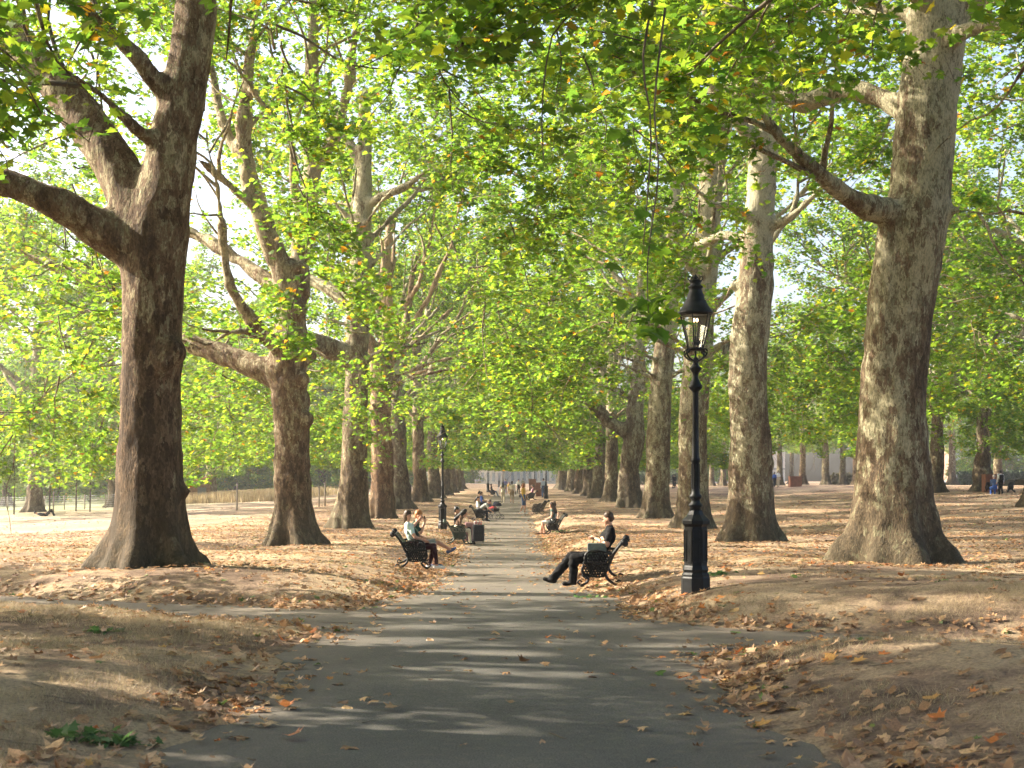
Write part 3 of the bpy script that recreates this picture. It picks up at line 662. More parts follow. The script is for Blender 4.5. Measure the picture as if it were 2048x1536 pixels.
Rc = px_curve([(580, 275, 16, -.6), (596, 225, 14, -.8), (620, 165, 12, -1), (650, 120, 10, -1.2), (680, 70, 7, -1.4)], D2, r, noise=.03)
L_ = px_curve([(584, 590, 60, 0), (560, 530, 50, -.2), (538, 480, 46, -.4), (522, 430, 44, -.5), (505, 375, 40, -.6), (492, 315, 34, -.7), (487, 240, 30, -.8), (492, 165, 27, -.9), (505, 90, 22, -1), (515, 10, 18, -1), (520, -120, 10, -1)], D2, r, noise=.05)
La = px_curve([(520, 430, 20, -.5), (492, 402, 18, -.9), (458, 368, 17, -1.2), (420, 338, 15, -1.5), (392, 318, 13, -1.8), (340, 290, 10, -2)], D2, r, noise=.03)
Lb = px_curve([(495, 330, 26, -.7), (468, 290, 24, -.5), (443, 245, 22, -.3), (433, 190, 20, 0), (418, 120, 17, .2), (400, 40, 12, .4), (390, -60, 7, .4)], D2, r, noise=.03)
M1 = px_curve([(575, 600, 40, 0), (535, 562, 34, .5), (500, 535, 28, .9), (450, 503, 27, 1.4), (400, 472, 24, 2), (340, 450, 20, 2.6), (260, 430, 14, 3.2), (180, 400, 8, 4)], D2, r, noise=.04)
M2 = px_curve([(570, 705, 42, 0), (535, 680, 34, -.7), (500, 635, 30, -1.3), (468, 590, 26, -1.8), (452, 540, 22, -2), (446, 480, 19, -2.2), (441, 420, 15, -2.5), (430, 350, 12, -2.8), (414, 280, 9, -3.1), (405, 190, 7, -3.4), (380, 90, 4, -3.8)], D2, r, noise=.03)
M3 = px_curve([(570, 750, 66, 0), (520, 735, 54, .3), (470, 715, 46, .6), (420, 700, 42, 1), (370, 684, 38, 1.4), (300, 640, 34, 1.9), (225, 582, 34, 2.3), (150, 548, 28, 2.6), (75, 520, 22, 3), (0, 490, 17, 3.4), (-80, 470, 10, 4)], D2, r, noise=.04)
M4 = px_curve([(560, 700, 18, 0), (520, 682, 16, -1), (480, 662, 14, -1.5), (440, 676, 12, -2), (400, 698, 9, -2.5), (350, 690, 6, -3)], D2, r, noise=.03)
up = auto_limbs((.5, 0, 14), .3, 7, 11, 16, 8.0, 22, low=0, rad=.14) + [low_limb(z, a, l, t, .13) for z, a, l, t in ((6.5, 3.3, 8.5, 2.6), (6, 3.6, 8, 3), (6.5, 2.7, 9, 2.3), (7, 2.1, 8, 2.6), (7.5, 1.4, 8, 4.2), (9, .5, 8, 5.5), (7, 3.0, 6, 4))]
k2 = make_keep(-6.4, 42.3, zc=2.1, path_z=4.6)
cur = [tr, R_, Ra, Rb, Rc, L_, La, Lb, M1, M2, M3, M4]
_, c = make_tree('plane_tree', r, cur, cur[1:] + up, voxel=.085, seed=5, spec=dict(sgap=(.42, .85), slen=(1.8, 4.6), kt=9, start=.42), bark=1, base_r=.8, detail=(0, 3), size=.19, per=5, keep=k2,
          rough=1.7, ridge=.06, burls=[(.35, -.35, 4.9, .25), (-.4, -.3, 5.3, .28), (.42, -.2, 3.7, .24), (-.1, -.5, 6.0, .26), (.3, -.35, 6.9, .26), (-.35, -.35, 7.4, .25), (.25, -.3, 8.2, .24), (.5, .1, 5.6, .25)], nparts=60, label='knobbly plane tree forking into two upright stems, second of the left row', group=PLANE)
print('L2', c)
# ---- first on the right
r = root_at(7.8, 29.0); D1 = 29.0
tr = px_curve([(1784, 1150, 262), (1783, 1106, 236), (1783, 1082, 204), (1784, 1050, 182), (1785, 1000, 162), (1786, 930, 146), (1786, 850, 136), (1788, 760, 130), (1796, 660, 128), (1805, 580, 130), (1816, 500, 134), (1832, 430, 130),
               (1842, 350, 122), (1848, 270, 118), (1858, 190, 116), (1868, 110, 118), (1880, 30, 124), (1895, -60, 110), (1910, -200, 80), (1920, -450, 56), (1935, -800, 24)], D1, r)
S = px_curve([(1765, 900, 70, -.1), (1762, 760, 64, -.25), (1768, 640, 60, -.3), (1776, 520, 56, -.3), (1790, 440, 60, -.2), (1810, 400, 60, 0)], D1, r)
A = px_curve([(1815, 445, 70, 0), (1772, 425, 54, -.4), (1730, 412, 47, -.8), (1685, 385, 42, -1.2), (1645, 352, 38, -1.6), (1600, 312, 33, -2), (1555, 268, 28, -2.3), (1510, 210, 22, -2.6), (1450, 140, 15, -3), (1390, 90, 8, -3.4)], D1, r, noise=.03)
B = px_curve([(1850, 230, 62, 0), (1795, 212, 50, .4), (1755, 190, 44, .7), (1705, 180, 42, 1), (1650, 194, 40, 1.4), (1600, 206, 38, 1.8), (1560, 190, 30, 2.2), (1500, 150, 22, 2.8), (1430, 120, 14, 3.2)], D1, r, noise=.03)
C = px_curve([(1880, 425, 26, 0), (1930, 420, 16, -.5), (1985, 428, 13, -1), (2050, 405, 10, -1.4), (2130, 395, 7, -2)], D1, r, noise=.04)
Dd = px_curve([(1900, -10, 80, 0), (1980, -90, 60, -1), (2060, -150, 50, -1.5), (2180, -260, 36, -2), (2300, -460, 16, -2.5)], D1, r, noise=.05)
E = px_curve([(1870, 90, 44, 0), (1960, 50, 34, -1.5), (2030, 60, 28, -2.5), (2100, 90, 20, -3.5), (2190, 130, 10, -4.5)], D1, r, noise=.05)
Fq = px_curve([(1860, 20, 50, 0), (1800, -60, 40, -1.5), (1700, -120, 30, -3), (1560, -150, 20, -4.5), (1420, -120, 10, -6)], D1, r, noise=.05)
up = auto_limbs((1.3, 0, 12), .4, 9, 10, 14, 8.5, 22, low=0, rad=.2) + [low_limb(11, a, 8.5, t, .12, (.9, 0)) for a, t in ((2.7, 8.6), (2.1, 7.4), (1.4, 6.4), (.6, 6), (-.1, 6.5))]
k3 = make_keep(7.8, 29.0, zc=4.2, path_z=5.6)
_, c = make_tree('plane_tree', r, [tr, S, A, B, C, Dd, E, Fq] + up, [A, B, C, Dd, E, Fq] + up, voxel=.085, seed=8, spec=SPN, bark=2, base_r=.9, detail=(1, 3), size=.18, per=5, keep=k3,
          rough=1.5, nparts=300, label='massive pale flaking plane trunk with a wide flared base, first of the right row', group=PLANE)
print('R1', c)
# ---- second on the right
r = root_at(7.8, 45.7); D3 = 45.7
tr = px_curve([(1500, 1100, 140), (1500, 1070, 124), (1500, 1052, 106), (1500, 1020, 94), (1500, 960, 86), (1503, 890, 84), (1497, 800, 76), (1496, 720, 74), (1505, 620, 74), (1512, 540, 68), (1517, 450, 62), (1522, 370, 60), (1528, 290, 62), (1530, 230, 66)], D3, r)
A = px_curve([(1522, 250, 54, 0), (1500, 185, 50, 0), (1478, 125, 44, -.2), (1450, 70, 38, -.4), (1415, 15, 34, -.6), (1390, -60, 28, -.8), (1370, -180, 20, -1), (1355, -320, 8, -1)], D3, r, noise=.05)
B = px_curve([(1538, 250, 50, 0), (1545, 170, 42, .3), (1545, 90, 36, .5), (1552, 0, 32, .6), (1560, -120, 24, .8), (1570, -300, 10, 1)], D3, r, noise=.05)
C = px_curve([(1525, 310, 40, 0), (1490, 262, 30, -.4), (1465, 225, 28, -.8), (1430, 180, 24, -1.1), (1400, 130, 20, -1.4), (1370, 90, 15, -1.7), (1330, 60, 9, -2)], D3, r, noise=.03)
Dd = px_curve([(1512, 445, 24, 0), (1490, 425, 18, -.5), (1460, 410, 16, -1), (1420, 402, 14, -1.4), (1390, 375, 13, -1.8), (1345, 355, 13, -2.2), (1295, 330, 11, -2.6), (1240, 314, 11, -3), (1180, 302, 9, -3.4), (1120, 308, 8, -3.8), (1080, 290, 6, -4.2)], D3, r, noise=.06)
E = px_curve([(1530, 455, 26, 0), (1570, 440, 20, -.5), (1610, 410, 17, -1), (1650, 370, 13, -1.5), (1690, 330, 8, -2)], D3, r, noise=.04)
Fq = px_curve([(1500, 490, 26, 0), (1455, 470, 22, .6), (1400, 490, 18, 1.5), (1350, 500, 14, 2.2), (1280, 480, 8, 3)], D3, r, noise=.04)
cur = [tr, A, B, C, Dd, E, Fq]; up = auto_limbs((.6, 0, 14), .3, 7, 12, 16, 8.0, 22, low=0, rad=.14) + [low_limb(z, a, l, t, .12) for z, a, l, t in ((8, 3.1, 8.5, 6), (7.5, 2.4, 8, 5.2), (8, 1.5, 8, 5), (8, .5, 8, 5), (8.5, -.4, 7, 6.5))]
k4 = make_keep(7.8, 45.7, zc=4.6, path_z=5.0, fw=6.5)
_, c = make_tree('plane_tree', r, cur, cur[1:] + up, voxel=.085, seed=12, spec=dict(sgap=(.42, .85), slen=(1.8, 4.6), kt=9, start=.42), bark=2, base_r=.85, detail=(0, 3), size=.19, per=5, keep=k4,
          nparts=60, rough=1.5, ridge=.03, burls=[(.5, -.2, 2.6, .26), (-.5, -.2, 6.6, .2), (-.55, 0, 8.3, .16)], label='tall straight plane trunk with a sunlit left side, second of the right row', group=PLANE)
print('R2', c)
# ---- third left, third right, and the ones behind that show their own shapes
def semi(X, d, tpts, others, seed, bark, label, zc=3.0, pz=4.6, ridge=0.0, nup=8, low=2, zlo=8, fol=True, base_r=.75, detail=(3, 3), size=.21, upr=.16, height=22, per=5):
    r = root_at(X, d); tr = px_curve(tpts, d, r); oth = [px_curve(o, d, r, noise=.06) for o in others]
    top = tr[-1, :3]; up = auto_limbs(tuple(top), .3, nup, zlo, min(top[2], zlo + 6), 8.0, height, low=low, rad=upr)
    if X < 0: up += [low_limb(6.5, a, 8.5, t, .12) for a, t in ((2.6, 2.4), (3.3, 2.6), (3.9, 3.0), (1.9, 2.8), (.3, 4.5), (5.8, 4.6))]
    else: up += [low_limb(7, a, 8.5, t, .12) for a, t in ((2.5, 4.0), (3.2, 4.2), (3.9, 4.6), (.3, 4.6), (5.6, 4.6), (1.2, 4.4))]
    return make_tree('plane_tree', r, [tr] + oth + up, oth + up, voxel=.11, seed=seed, rough=1.5, spec=dict(sgap=(.42, .85), slen=(1.8, 4.6), kt=8, start=.4), bark=bark, base_r=base_r, ridge=ridge,
                     detail=detail, size=size, per=per, keep=make_keep(X, d, zc=zc, path_z=pz), label=label, group=PLANE)
semi(-6.4, 57.8, [(704, 1085, 112), (704, 1062, 100), (704, 1045, 84), (705, 1015, 70), (709, 940, 58), (711, 850, 50), (713, 750, 48), (716, 640, 48), (720, 540, 44), (724, 440, 40), (728, 360, 34), (730, 280, 28), (728, 180, 20)],
     [[(712, 720, 36), (675, 700, 32, -.4), (640, 682, 29, -.8), (600, 672, 24, -1.2), (540, 650, 16, -2)], [(712, 625, 34), (680, 590, 30, .4), (640, 570, 24, .9), (600, 545, 20, 1.4), (550, 500, 12, 2)],
      [(728, 420, 24), (765, 395, 20, -.5), (810, 375, 17, -1), (850, 345, 14, -1.4), (890, 315, 9, -2)], [(728, 340, 26), (700, 290, 22, .4), (670, 230, 18, .8), (650, 150, 12, 1)]],
     21, 1, 'mottled plane tree with a clean straight trunk, third of the left row')
semi(-6.4, 72.8, [(766, 1062, 76), (766, 1044, 66), (766, 1025, 54), (765, 980, 48), (764, 900, 46), (762, 840, 42), (762, 790, 42), (764, 740, 42), (768, 700, 30), (775, 640, 24), (771, 560, 20), (776, 480, 18), (790, 420, 12)],
     [[(764, 760, 36), (745, 700, 26, -.4), (730, 650, 20, -.8), (720, 600, 16, -1)], [(770, 730, 24), (800, 690, 18, .3), (815, 620, 15, .5), (830, 540, 11, .8), (850, 470, 7, 1)]],
     22, 1, 'plane trunk ringed with bulging ridges, fourth of the left row', ridge=.10, zlo=7)
semi(7.8, 58.4, [(1386, 1078, 108), (1386, 1052, 96), (1386, 1035, 78), (1386, 1000, 66), (1385, 920, 60), (1388, 820, 58), (1395, 720, 56), (1404, 620, 54), (1411, 520, 52), (1418, 430, 48), (1424, 340, 48), (1428, 290, 46)],
     [[(1424, 330, 48), (1398, 260, 42, -.5), (1370, 195, 36, -.9), (1330, 140, 32, -1.2), (1280, 105, 28, -1.6), (1225, 70, 22, -2), (1170, 10, 14, -2.4)], [(1432, 320, 40), (1450, 240, 34, .3), (1466, 160, 30, .5), (1476, 70, 24, .6), (1480, -60, 14, .7)],
      [(1408, 560, 24), (1370, 520, 18, -.8), (1320, 470, 14, -1.6), (1270, 420, 11, -2.4), (1200, 395, 7, -3.2)]],
     23, 2, 'pale smooth plane trunk right behind the nearest lamp post, third of the right row', zc=4.2)
semi(7.8, 72.7, [(1313, 1058, 88), (1313, 1037, 76), (1313, 1020, 60), (1314, 980, 52), (1316, 900, 48), (1320, 820, 46), (1325, 740, 44), (1334, 650, 42), (1343, 560, 40), (1350, 470, 36), (1352, 380, 30), (1350, 300, 22)],
     [[(1343, 560, 24), (1310, 510, 18, -.5), (1270, 470, 15, -1), (1220, 420, 12, -1.6), (1170, 390, 8, -2.2)]], 24, 2, 'plane tree with a broad sunlit trunk, fourth of the right row', zc=4.2)
semi(7.8, 90.5, [(1262, 1040, 72), (1262, 1024, 62), (1262, 1010, 52), (1258, 970, 46), (1260, 930, 40), (1266, 890, 44), (1268, 860, 42), (1270, 820, 34), (1276, 770, 30), (1278, 700, 26), (1280, 620, 20), (1282, 540, 14)],
     [[(1262, 868, 34), (1228, 848, 27, -.3), (1195, 820, 25, -.6), (1168, 785, 22, -.9), (1145, 750, 18, -1.2), (1115, 705, 13, -1.6), (1080, 660, 7, -2)]],
     25, 1, 'squat gnarled plane tree, one thick limb reaching left, fifth of the right row', ridge=.09, zc=3.8, zlo=7)

# ---- shared trees for the rest of the rows and the background
protos = []
for v, (lean, knob, hh, bk, rg, lw) in enumerate([((.3, .1), .06, 13, 1, .05, 3), ((-.3, .2), .10, 12, 1, .09, 4), ((.1, -.2), .03, 14, 2, .0, 3), ((.4, .3), .05, 12, 2, .04, 4)]):
    tr = straight_trunk(lean, hh, .56, .30, knob)
    lim = auto_limbs((lean[0], lean[1], hh), .3, 9, 6.8, hh, 8.2, 22.0, low=lw, rad=.2) + [low_limb(6.5, a + v, 8.6, rng.uniform(2.6, 4.2), .12) for a in (0, 1.05, 2.1, 3.1, 4.2, 5.2)]
    def kf(W):
        r_ = np.hypot(W[:, 0], W[:, 1]); zl = np.interp(r_, [0, 2.5, 5, 7.5], [8.0, 6.2, 3.6, 2.6])
        core = (r_ < np.interp(W[:, 2], [0, 10, 16], [4.0, 3.4, .8])) & (rng.random(len(W)) < .8)
        return (W[:, 2] > zl) & ~core
    ro, c = make_tree('plane_tree', (0, 0, 0), [tr] + lim, lim, voxel=.11, seed=40 + v, spec=dict(sgap=(.42, .85), slen=(1.8, 4.8), kt=9, start=.35), bark=bk, base_r=.7, ridge=rg, size=.23, per=5, keep=kf, detail=(3, 3))
    protos.append(ro); print('proto', v, c)
used_proto = [False] * len(protos)
def place_tree(X, d, v, rz, s, label, group=PLANE, z=None, name='plane_tree'):
    if not used_proto[v]: o = protos[v]; used_proto[v] = True
    else: o = copy_tree(protos[v])
    o.location = (X, d, (gz(X, d) if z is None else z) - .03); o.rotation_euler = (0, 0, rz); o.scale = (s, s, s)
    o.name = name; tag(o, label=label, category='tree', group=group); return o
ordn = ['fifth', 'sixth', 'seventh', 'eighth', 'ninth', 'tenth', 'eleventh', 'twelfth', 'thirteenth', 'fourteenth']
desc = ['dark knotted plane tree', 'slim plane tree', 'bulging plane tree', 'leaning pale plane tree', 'broad plane tree', 'greyish plane tree', 'brown plane tree', 'small looking plane tree', 'distant plane tree', 'hazy plane tree']
for i, d in enumerate([89.7, 107, 125, 142, 158, 176, 196]):
    place_tree(-6.4 + rng.normal(0, .15), d, [1, 0, 1, 3, 0, 2, 1][i], rng.uniform(0, 6.3), rng.uniform(.95, 1.05), f'{desc[i]}, {ordn[i]} of the left row counting from the near end')
for i, d in enumerate([107, 122, 137, 153, 172, 190, 210]):
    place_tree(7.8 + rng.normal(0, .15), d, [2, 3, 0, 1, 2, 3, 0][i], rng.uniform(0, 6.3), rng.uniform(.95, 1.05), f'{desc[i + 1]}, {ordn[i + 1]} of the right row counting from the near end')
# bushy background tree
def bushy(seed, h, rad, trunk_h, label_bark, size=.34):
    tr = straight_trunk((.2, .1), h * .6, .5, .25, .04)
    lim = auto_limbs((.2, .1, h * .6), .3, 9, trunk_h, h * .6, rad * .9, h, low=5, rad=.2) + [low_limb(trunk_h + 1, a, rad, rng.uniform(.6, 2.5), .12) for a in np.arange(0, 6.2, .8)]
    kf = lambda W: (W[:, 2] > .5) & (np.hypot(W[:, 0], W[:, 1]) > 1.8)
    return make_tree('broadleaf_tree', (0, 0, 0), [tr] + lim, lim, voxel=.14, seed=seed, spec=dict(sgap=(.5, 1.0), slen=(1.8, 4.8), kt=12), bark=label_bark, base_r=.7, size=size*.9, per=4, keep=kf, detail=(3, 3))
b0, c = bushy(61, 17, 7.5, 3.0, 0); print('bushy', c)
protos.append(b0); used_proto.append(False)
tr = straight_trunk((.2, -.1), 13, .50, .28, .03)      # a tree whose crown starts high, so one sees far beneath it
lim = auto_limbs((.2, -.1, 13), .3, 10, 8.0, 13, 8.2, 21.0, low=4, rad=.18) + [low_limb(8.5, a_, 8.0, rng.uniform(6.5, 8), .12) for a_ in (0.3, 1.9, 3.3, 4.8)]
def kh(W):
    r_ = np.hypot(W[:, 0], W[:, 1]); return (W[:, 2] > np.interp(r_, [0, 4, 8], [9, 7.0, 6.0])) & ~((r_ < 3) & (W[:, 2] < 13) & (rng.random(len(W)) < .8))
h0, _c = make_tree('plane_tree', (0, 0, 0), [tr] + lim, lim, voxel=.12, seed=71, spec=dict(sgap=(.5, 1.0), slen=(1.8, 4.6), kt=8, start=.35), bark=2, base_r=.7, size=.24, per=4, keep=kh, detail=(3, 3))
protos.append(h0); used_proto.append(False)
def bgt(px, d, v, s, label, group, z=None):
    X = (px - 1015) / F_PX * d
    return place_tree(X, d, v, rng.uniform(0, 6.3), s, label, group, z, name='broadleaf_tree' if v == 4 else 'plane_tree')
SECOND = 'plane trees of the park beyond the right row'
for px, d, v, s, lab in [(1872, 99, 3, .95, 'plane trunk half hidden behind the right edge of the massive first right tree'),
                         (1966, 97, 1, 1.0, 'knotty forked plane tree beside a bench at the far right edge'),
                         (1762, 106, 5, .95, 'plane tree hidden behind the massive first tree of the right row'),
                         (1776, 84, 5, 1.0, 'plane tree screened by the massive first right trunk, its crown showing on both sides'),
                         (1997, 150, 5, 1.0, 'bright pale trunk behind the bench at the far right'),
                         (1905, 188, 5, 1.05, 'distant pale plane tree before the dark hedge on the far right'),
                         (2110, 120, 5, 1.05, 'plane tree just past the right edge of the view'),
                         (1560, 205, 5, .95, 'slender pale trunk in the bright gap, nearest the big second tree of the right row'),
                         (1606, 198, 5, 1.0, 'grey trunk standing between two sunlit ones in the far right gap'),
                         (1652, 192, 5, 1.1, 'brightest sunlit white trunk in the far right gap'),
                         (1686, 204, 5, 1.0, 'dim far trunk left of the massive first tree of the right row'),
                         (1712, 192, 5, .9, 'pale trunk touching the edge of the massive first right tree'),
                         (1446, 215, 5, .9, 'knobbly far trunk between the second and third trees of the right row'),
                         (1424, 226, 5, .85, 'thin knobbly trunk seen beside the near lamp post'),
                         (1538, 240, 5, .9, 'leaning thin trunk before the pale building on the far right')]:
    bgt(px, d, v, s, lab, SECOND)
FARG = 'background trees round the park'
k = 0
for d, pxs in [(172, [18]), (205, [-120, 130, 330, 470]), (235, [60, 230, 410, 540, 640]), (262, [-60, 160, 330, 480, 610, 720, 800]), (300, [20, 260, 430, 560, 690, 800, 880])]:
    for px in pxs:
        bgt(px + rng.uniform(-15, 15), d + rng.uniform(-6, 6), 4 if rng.random() < .75 else 1, rng.uniform(.95, 1.35), 'dense broadleaf tree in the hazy wood beyond the left meadow' if k else 'dark trunked broadleaf tree at the far left edge of the meadow', FARG if k else None); k += 1
for d, pxs in [(262, [1640, 1800, 1990]), (300, [1200, 1320, 1430, 1500, 1590, 1720, 1850, 1960, 2060]), (325, [900, 1130, 1240, 1380])]:
    for px in pxs:
        bgt(px + rng.uniform(-15, 15), d + rng.uniform(-6, 6), int(rng.choice([5, 5, 5, 4])), rng.uniform(.9, 1.2), 'distant tree closing the view behind the right hand trees', 'background trees beyond the right row')
def haze():
    m, nt, b, out = new_mat("haze_air"); nt.nodes.remove(b)
    v = N(nt, 'VolumePrincipled'); v.inputs['Color'].default_value = (1, .99, .96, 1); v.inputs['Density'].default_value = 0.00042; v.inputs['Anisotropy'].default_value = .35
    nt.links.new(v.outputs[0], out.inputs['Volume'])
    g = Geo(); box(g, (10, 140, 15), (520, 420, 44)); o = g.build('haze', m, kind='stuff', label='thin pale summer haze between the far trees')
if HAZE: haze()
for X_, d_, v_, lb_ in [(-20.5, 18.5, 0, 'added plane tree outside the left edge of the view, there to shade the crossing'), (-16, 5, 1, 'added plane tree outside the left edge of the view, shading from beside the camera'),  # these two stand out of view, added to shade the foreground
                        (25, 52, 5, 'plane tree past the right edge whose crown reaches in behind the massive trunk'), (26, 70, 5, 'plane tree filling the upper right behind the massive first trunk')]:
    place_tree(X_, d_, v_, 1.3 * v_ + .5, 1.05, lb_)
for px_, d_, v_, lb_ in [(-80, 92, 3, 'plane tree at the left edge of the meadow, mostly out of view'), (70, 112, 2, 'plane tree on the left meadow seen under the heavy limbs'), (230, 128, 0, 'plane tree hidden behind the thick first trunk on the left'), (420, 150, 1, 'plane tree on the meadow between the first and second left trunks')]:
    bgt(px_, d_, v_, 1.05, lb_, 'plane trees on the left meadow')
# trees just outside the frame beside the camera: their sprays hang into the top of the picture and they shade the foreground
r = root_at(7.9, 13.2)
tr = straight_trunk((.4, 0), 12, .62, .36)
def wc(pts, r): 
    c = catmull([[p[0] - r[0], p[1] - r[1], p[2] - r[2], p[3]] for p in pts], .3); q = c[:, :3] + 5
    c[:, :3] += .10 * np.stack([vnoise(q, 1.2, 1), vnoise(q, 1.2, 2), vnoise(q, 1.2, 3)], 1); return c
lims = [wc([(8, 13.2, 7.30, 0.16000000000000003), (6.6, 14, 8.30, 0.10400000000000001), (5, 14.8, 8.70, 0.072), (3.2, 15.4, 8.50, 0.048), (1.4, 16, 7.40, 0.024), (.1, 16.4, 6.90, 0.011200000000000002)], r),
        wc([(8, 13.2, 7.80, 0.144), (6.8, 15, 8.50, 0.096), (5.4, 16.6, 8.60, 0.064), (3.9, 17.8, 8.20, 0.04000000000000001), (2.4, 18.6, 7.10, 0.020000000000000004)], r),
        wc([(8, 13.2, 7.90, 0.144), (7.2, 15.6, 8.50, 0.08800000000000001), (6.4, 18, 9.60, 0.05600000000000001), (5.4, 20, 8.90, 0.032), (4.4, 21, 8.60, 0.016)], r),
        wc([(8, 13.2, 8.50, 0.144), (6.4, 13.4, 9.50, 0.08800000000000001), (4.4, 13.8, 9.90, 0.05600000000000001), (2.4, 14.2, 8.70, 0.032), (1.0, 14.6, 7.70, 0.016)], r),
        wc([(8, 13.2, 7.10, 0.12), (7.4, 15.0, 7.90, 0.08000000000000002), (7.3, 17.5, 8.20, 0.048), (7.2, 20, 7.30, 0.024)], r)]
strands = [wc([(1.65, 16.2, 7.2, .016), (1.55, 16.1, 6.2, .012), (1.6, 16.1, 5.2, .009), (1.55, 16.0, 4.3, .006)], r), wc([(1.1, 15.9, 7.2, .014), (.45, 15.8, 6.7, .010), (.35, 15.8, 5.3, .006)], r),
           wc([(1.7, 15.2, 6.8, .014), (1.55, 15.1, 5.6, .010), (1.5, 14.9, 4.4, .008), (1.45, 14.8, 3.5, .005)], r)]
up = auto_limbs((.4, 0, 12), .3, 8, 8.5, 13, 9.0, 21, low=0, rad=.2)
def k0(W):
    v, px, py = in_view(W, 0); r_ = np.hypot(W[:, 0] - 7.9, W[:, 1] - 13.2)
    lowlim = np.interp(W[:, 0] / W[:, 1], [0, .08, .17, .23, .27, .40], [6.4, 5.6, 5.0, 5.5, 6.6, 6.9]) + (W[:, 1] - 16) * .3
    return (W[:, 2] > lowlim) & (r_ > 1.5)
_, c = make_tree('plane_tree', r, [tr] + lims[:1] + up, lims + up, voxel=.09, seed=31, spec=dict(sgap=(.32, .7), slen=(1.1, 2.8), kt=9, tdroop=.22, droop=.2), bark=1, base_r=.8, detail=(2, 3), size=.165, per=4, keep=k0,
          nparts=300, label='plane tree whose dark leafy sprays hang into the upper right of the view', group=PLANE)
print('R0', c)
r0root = bpy.data.objects[_.name]
g = Geo()
for s_ in strands + lims[1:]: tubes(g, s_[:, :3], s_[:, 3], 6, cap=True)
g.build('branches', M_twig, r0root, kind='stuff')
# leaves at the ends of the hanging strands
g = Geo(); pts = []
for (cxx, cyy2, czz, rad, n_) in [(1.50, 14.85, 3.45, .15, 26), (1.5, 15.0, 4.3, .16, 8), (1.55, 16.0, 4.5, .16, 12), (1.6, 15.4, 5.4, .3, 16), (.4, 15.8, 5.9, .2, 8), (.95, 15.6, 4.25, .05, 2)]:
    pts.append(np.array([cxx, cyy2, czz]) - np.array(r) + rng.normal(0, rad, (n_, 3)) * [1, 1, .8])
Pp = np.vstack(pts); n_, d_, t_ = leafset(len(Pp), Pp, .9); t_ = t_ * .6
for i in range(len(Pp)):
    o = bpy.data.objects.new('leaf', LEAF_PROTOS[int(t_[i] * 23)]); COL.objects.link(o); o.parent = r0root; sz_ = .2 * rng.uniform(.8, 1.2)
    X_ = np.cross(d_[i], n_[i]); X_ /= np.linalg.norm(X_); Y_ = np.cross(n_[i], X_)
    o.matrix_local = Matrix([[X_[k] * sz_, Y_[k] * sz_, n_[i][k] * sz_, Pp[i][k]] for k in range(3)] + [[0, 0, 0, 1]])
r = root_at(-6.6, 10.6)
tr = straight_trunk((-.3, 0), 12, .62, .36)
lims = [wc([(-6.7, 10.6, 6.0, .2), (-6.2, 11.4, 7.0, .13), (-5.6, 13, 7.3, .08), (-4.8, 14.4, 6.9, .05), (-4.0, 15.4, 6.3, .02)], r),
        wc([(-6.7, 10.6, 6.4, .2), (-6.9, 12, 7.2, .11), (-6.8, 14.5, 7.2, .06), (-6.5, 16.6, 6.6, .02)], r),
        wc([(-6.7, 10.6, 5.4, .2), (-8.4, 11, 6.2, .11), (-10, 13, 6.2, .06), (-11, 14.6, 5.6, .02)], r),
        wc([(-6.7, 10.6, 7.0, .2), (-5.0, 10.4, 8.0, .11), (-3.2, 11.4, 8.2, .06), (-1.6, 12.6, 7.8, .02)], r)]
up = auto_limbs((-.3, 0, 12), .3, 10, 7.5, 13, 9.5, 21, low=3, rad=.2)
def kl0(W):
    q_ = W[:, 0] / W[:, 1]; tight = (q_ > -.27) & (q_ < .1) & (W[:, 1] > 4)
    return (~tight | ((W[:, 2] - 1.7) / W[:, 1] > .325)) & (W[:, 2] > np.interp(W[:, 0], [-12, -8, -5, -3], [4.2, 5.4, 6.1, 6.9])) & (np.hypot(W[:, 0] + 6.6, W[:, 1] - 10.6) > 1.5)
_, c = make_tree('plane_tree', r, [tr] + lims + up, lims + up, voxel=.08, seed=32, spec=dict(sgap=(.30, .6), slen=(1.3, 3.4), kt=12, tdroop=.2), bark=1, base_r=.8, detail=(1, 3), size=.175, per=3, keep=kl0,
          nparts=300, label='plane tree whose leafy sprays hang into the upper left corner of the view', group=PLANE)
print('L0', c)
# ------------------------------------------------------------------ fallen leaves, grass, weeds
rng = np.random.default_rng(77)
def scatter(y0, y1, dens_fn, maxd, half=lambda y: .40 * y + 2.0):
    xm = half(y1); A = 2 * xm * (y1 - y0); n = int(A * maxd)
    x = rng.uniform(-xm, xm, n); y = rng.uniform(y0, y1, n)
    m = (np.abs(x) < half(y)) & (rng.random(n) * maxd < dens_fn(x, y)); return x[m], y[m]
def noise2(x, y, s, seed): return vnoise(np.stack([x, y, x * 0], 1), s, seed)
def leaf_density(x, y):
    sd = sdf_path(x, y)
    n = .5 + .5 * noise2(x, y, .45, 41); n2 = .5 + .5 * noise2(x, y, 1.6, 43)
    edge = 60 * np.exp(-((sd - .24) / .42) ** 2) * (.22 + 1.25 * n * n2 * 1.7)
    bank = np.where(sd > 0, 3.0 + 16 * np.clip(n * n2 * 1.9 - .25, 0, 1) + 9 * sstep(18, 45, y) * (sd > .3), 0)
    on = np.where(sd <= 0, .9 + 5 * np.exp(sd / .35), 0)
    return edge + bank + on
def normals(x, y):
    e = .06; dzx = (terrain(x + e, y) - terrain(x - e, y)) / (2 * e); dzy = (terrain(x, y + e) - terrain(x, y - e)) / (2 * e)
    sd = sdf_path(x, y); k = (sd > .1)
    return nrm(np.stack([-dzx * k, -dzy * k, np.ones(len(x))], 1))
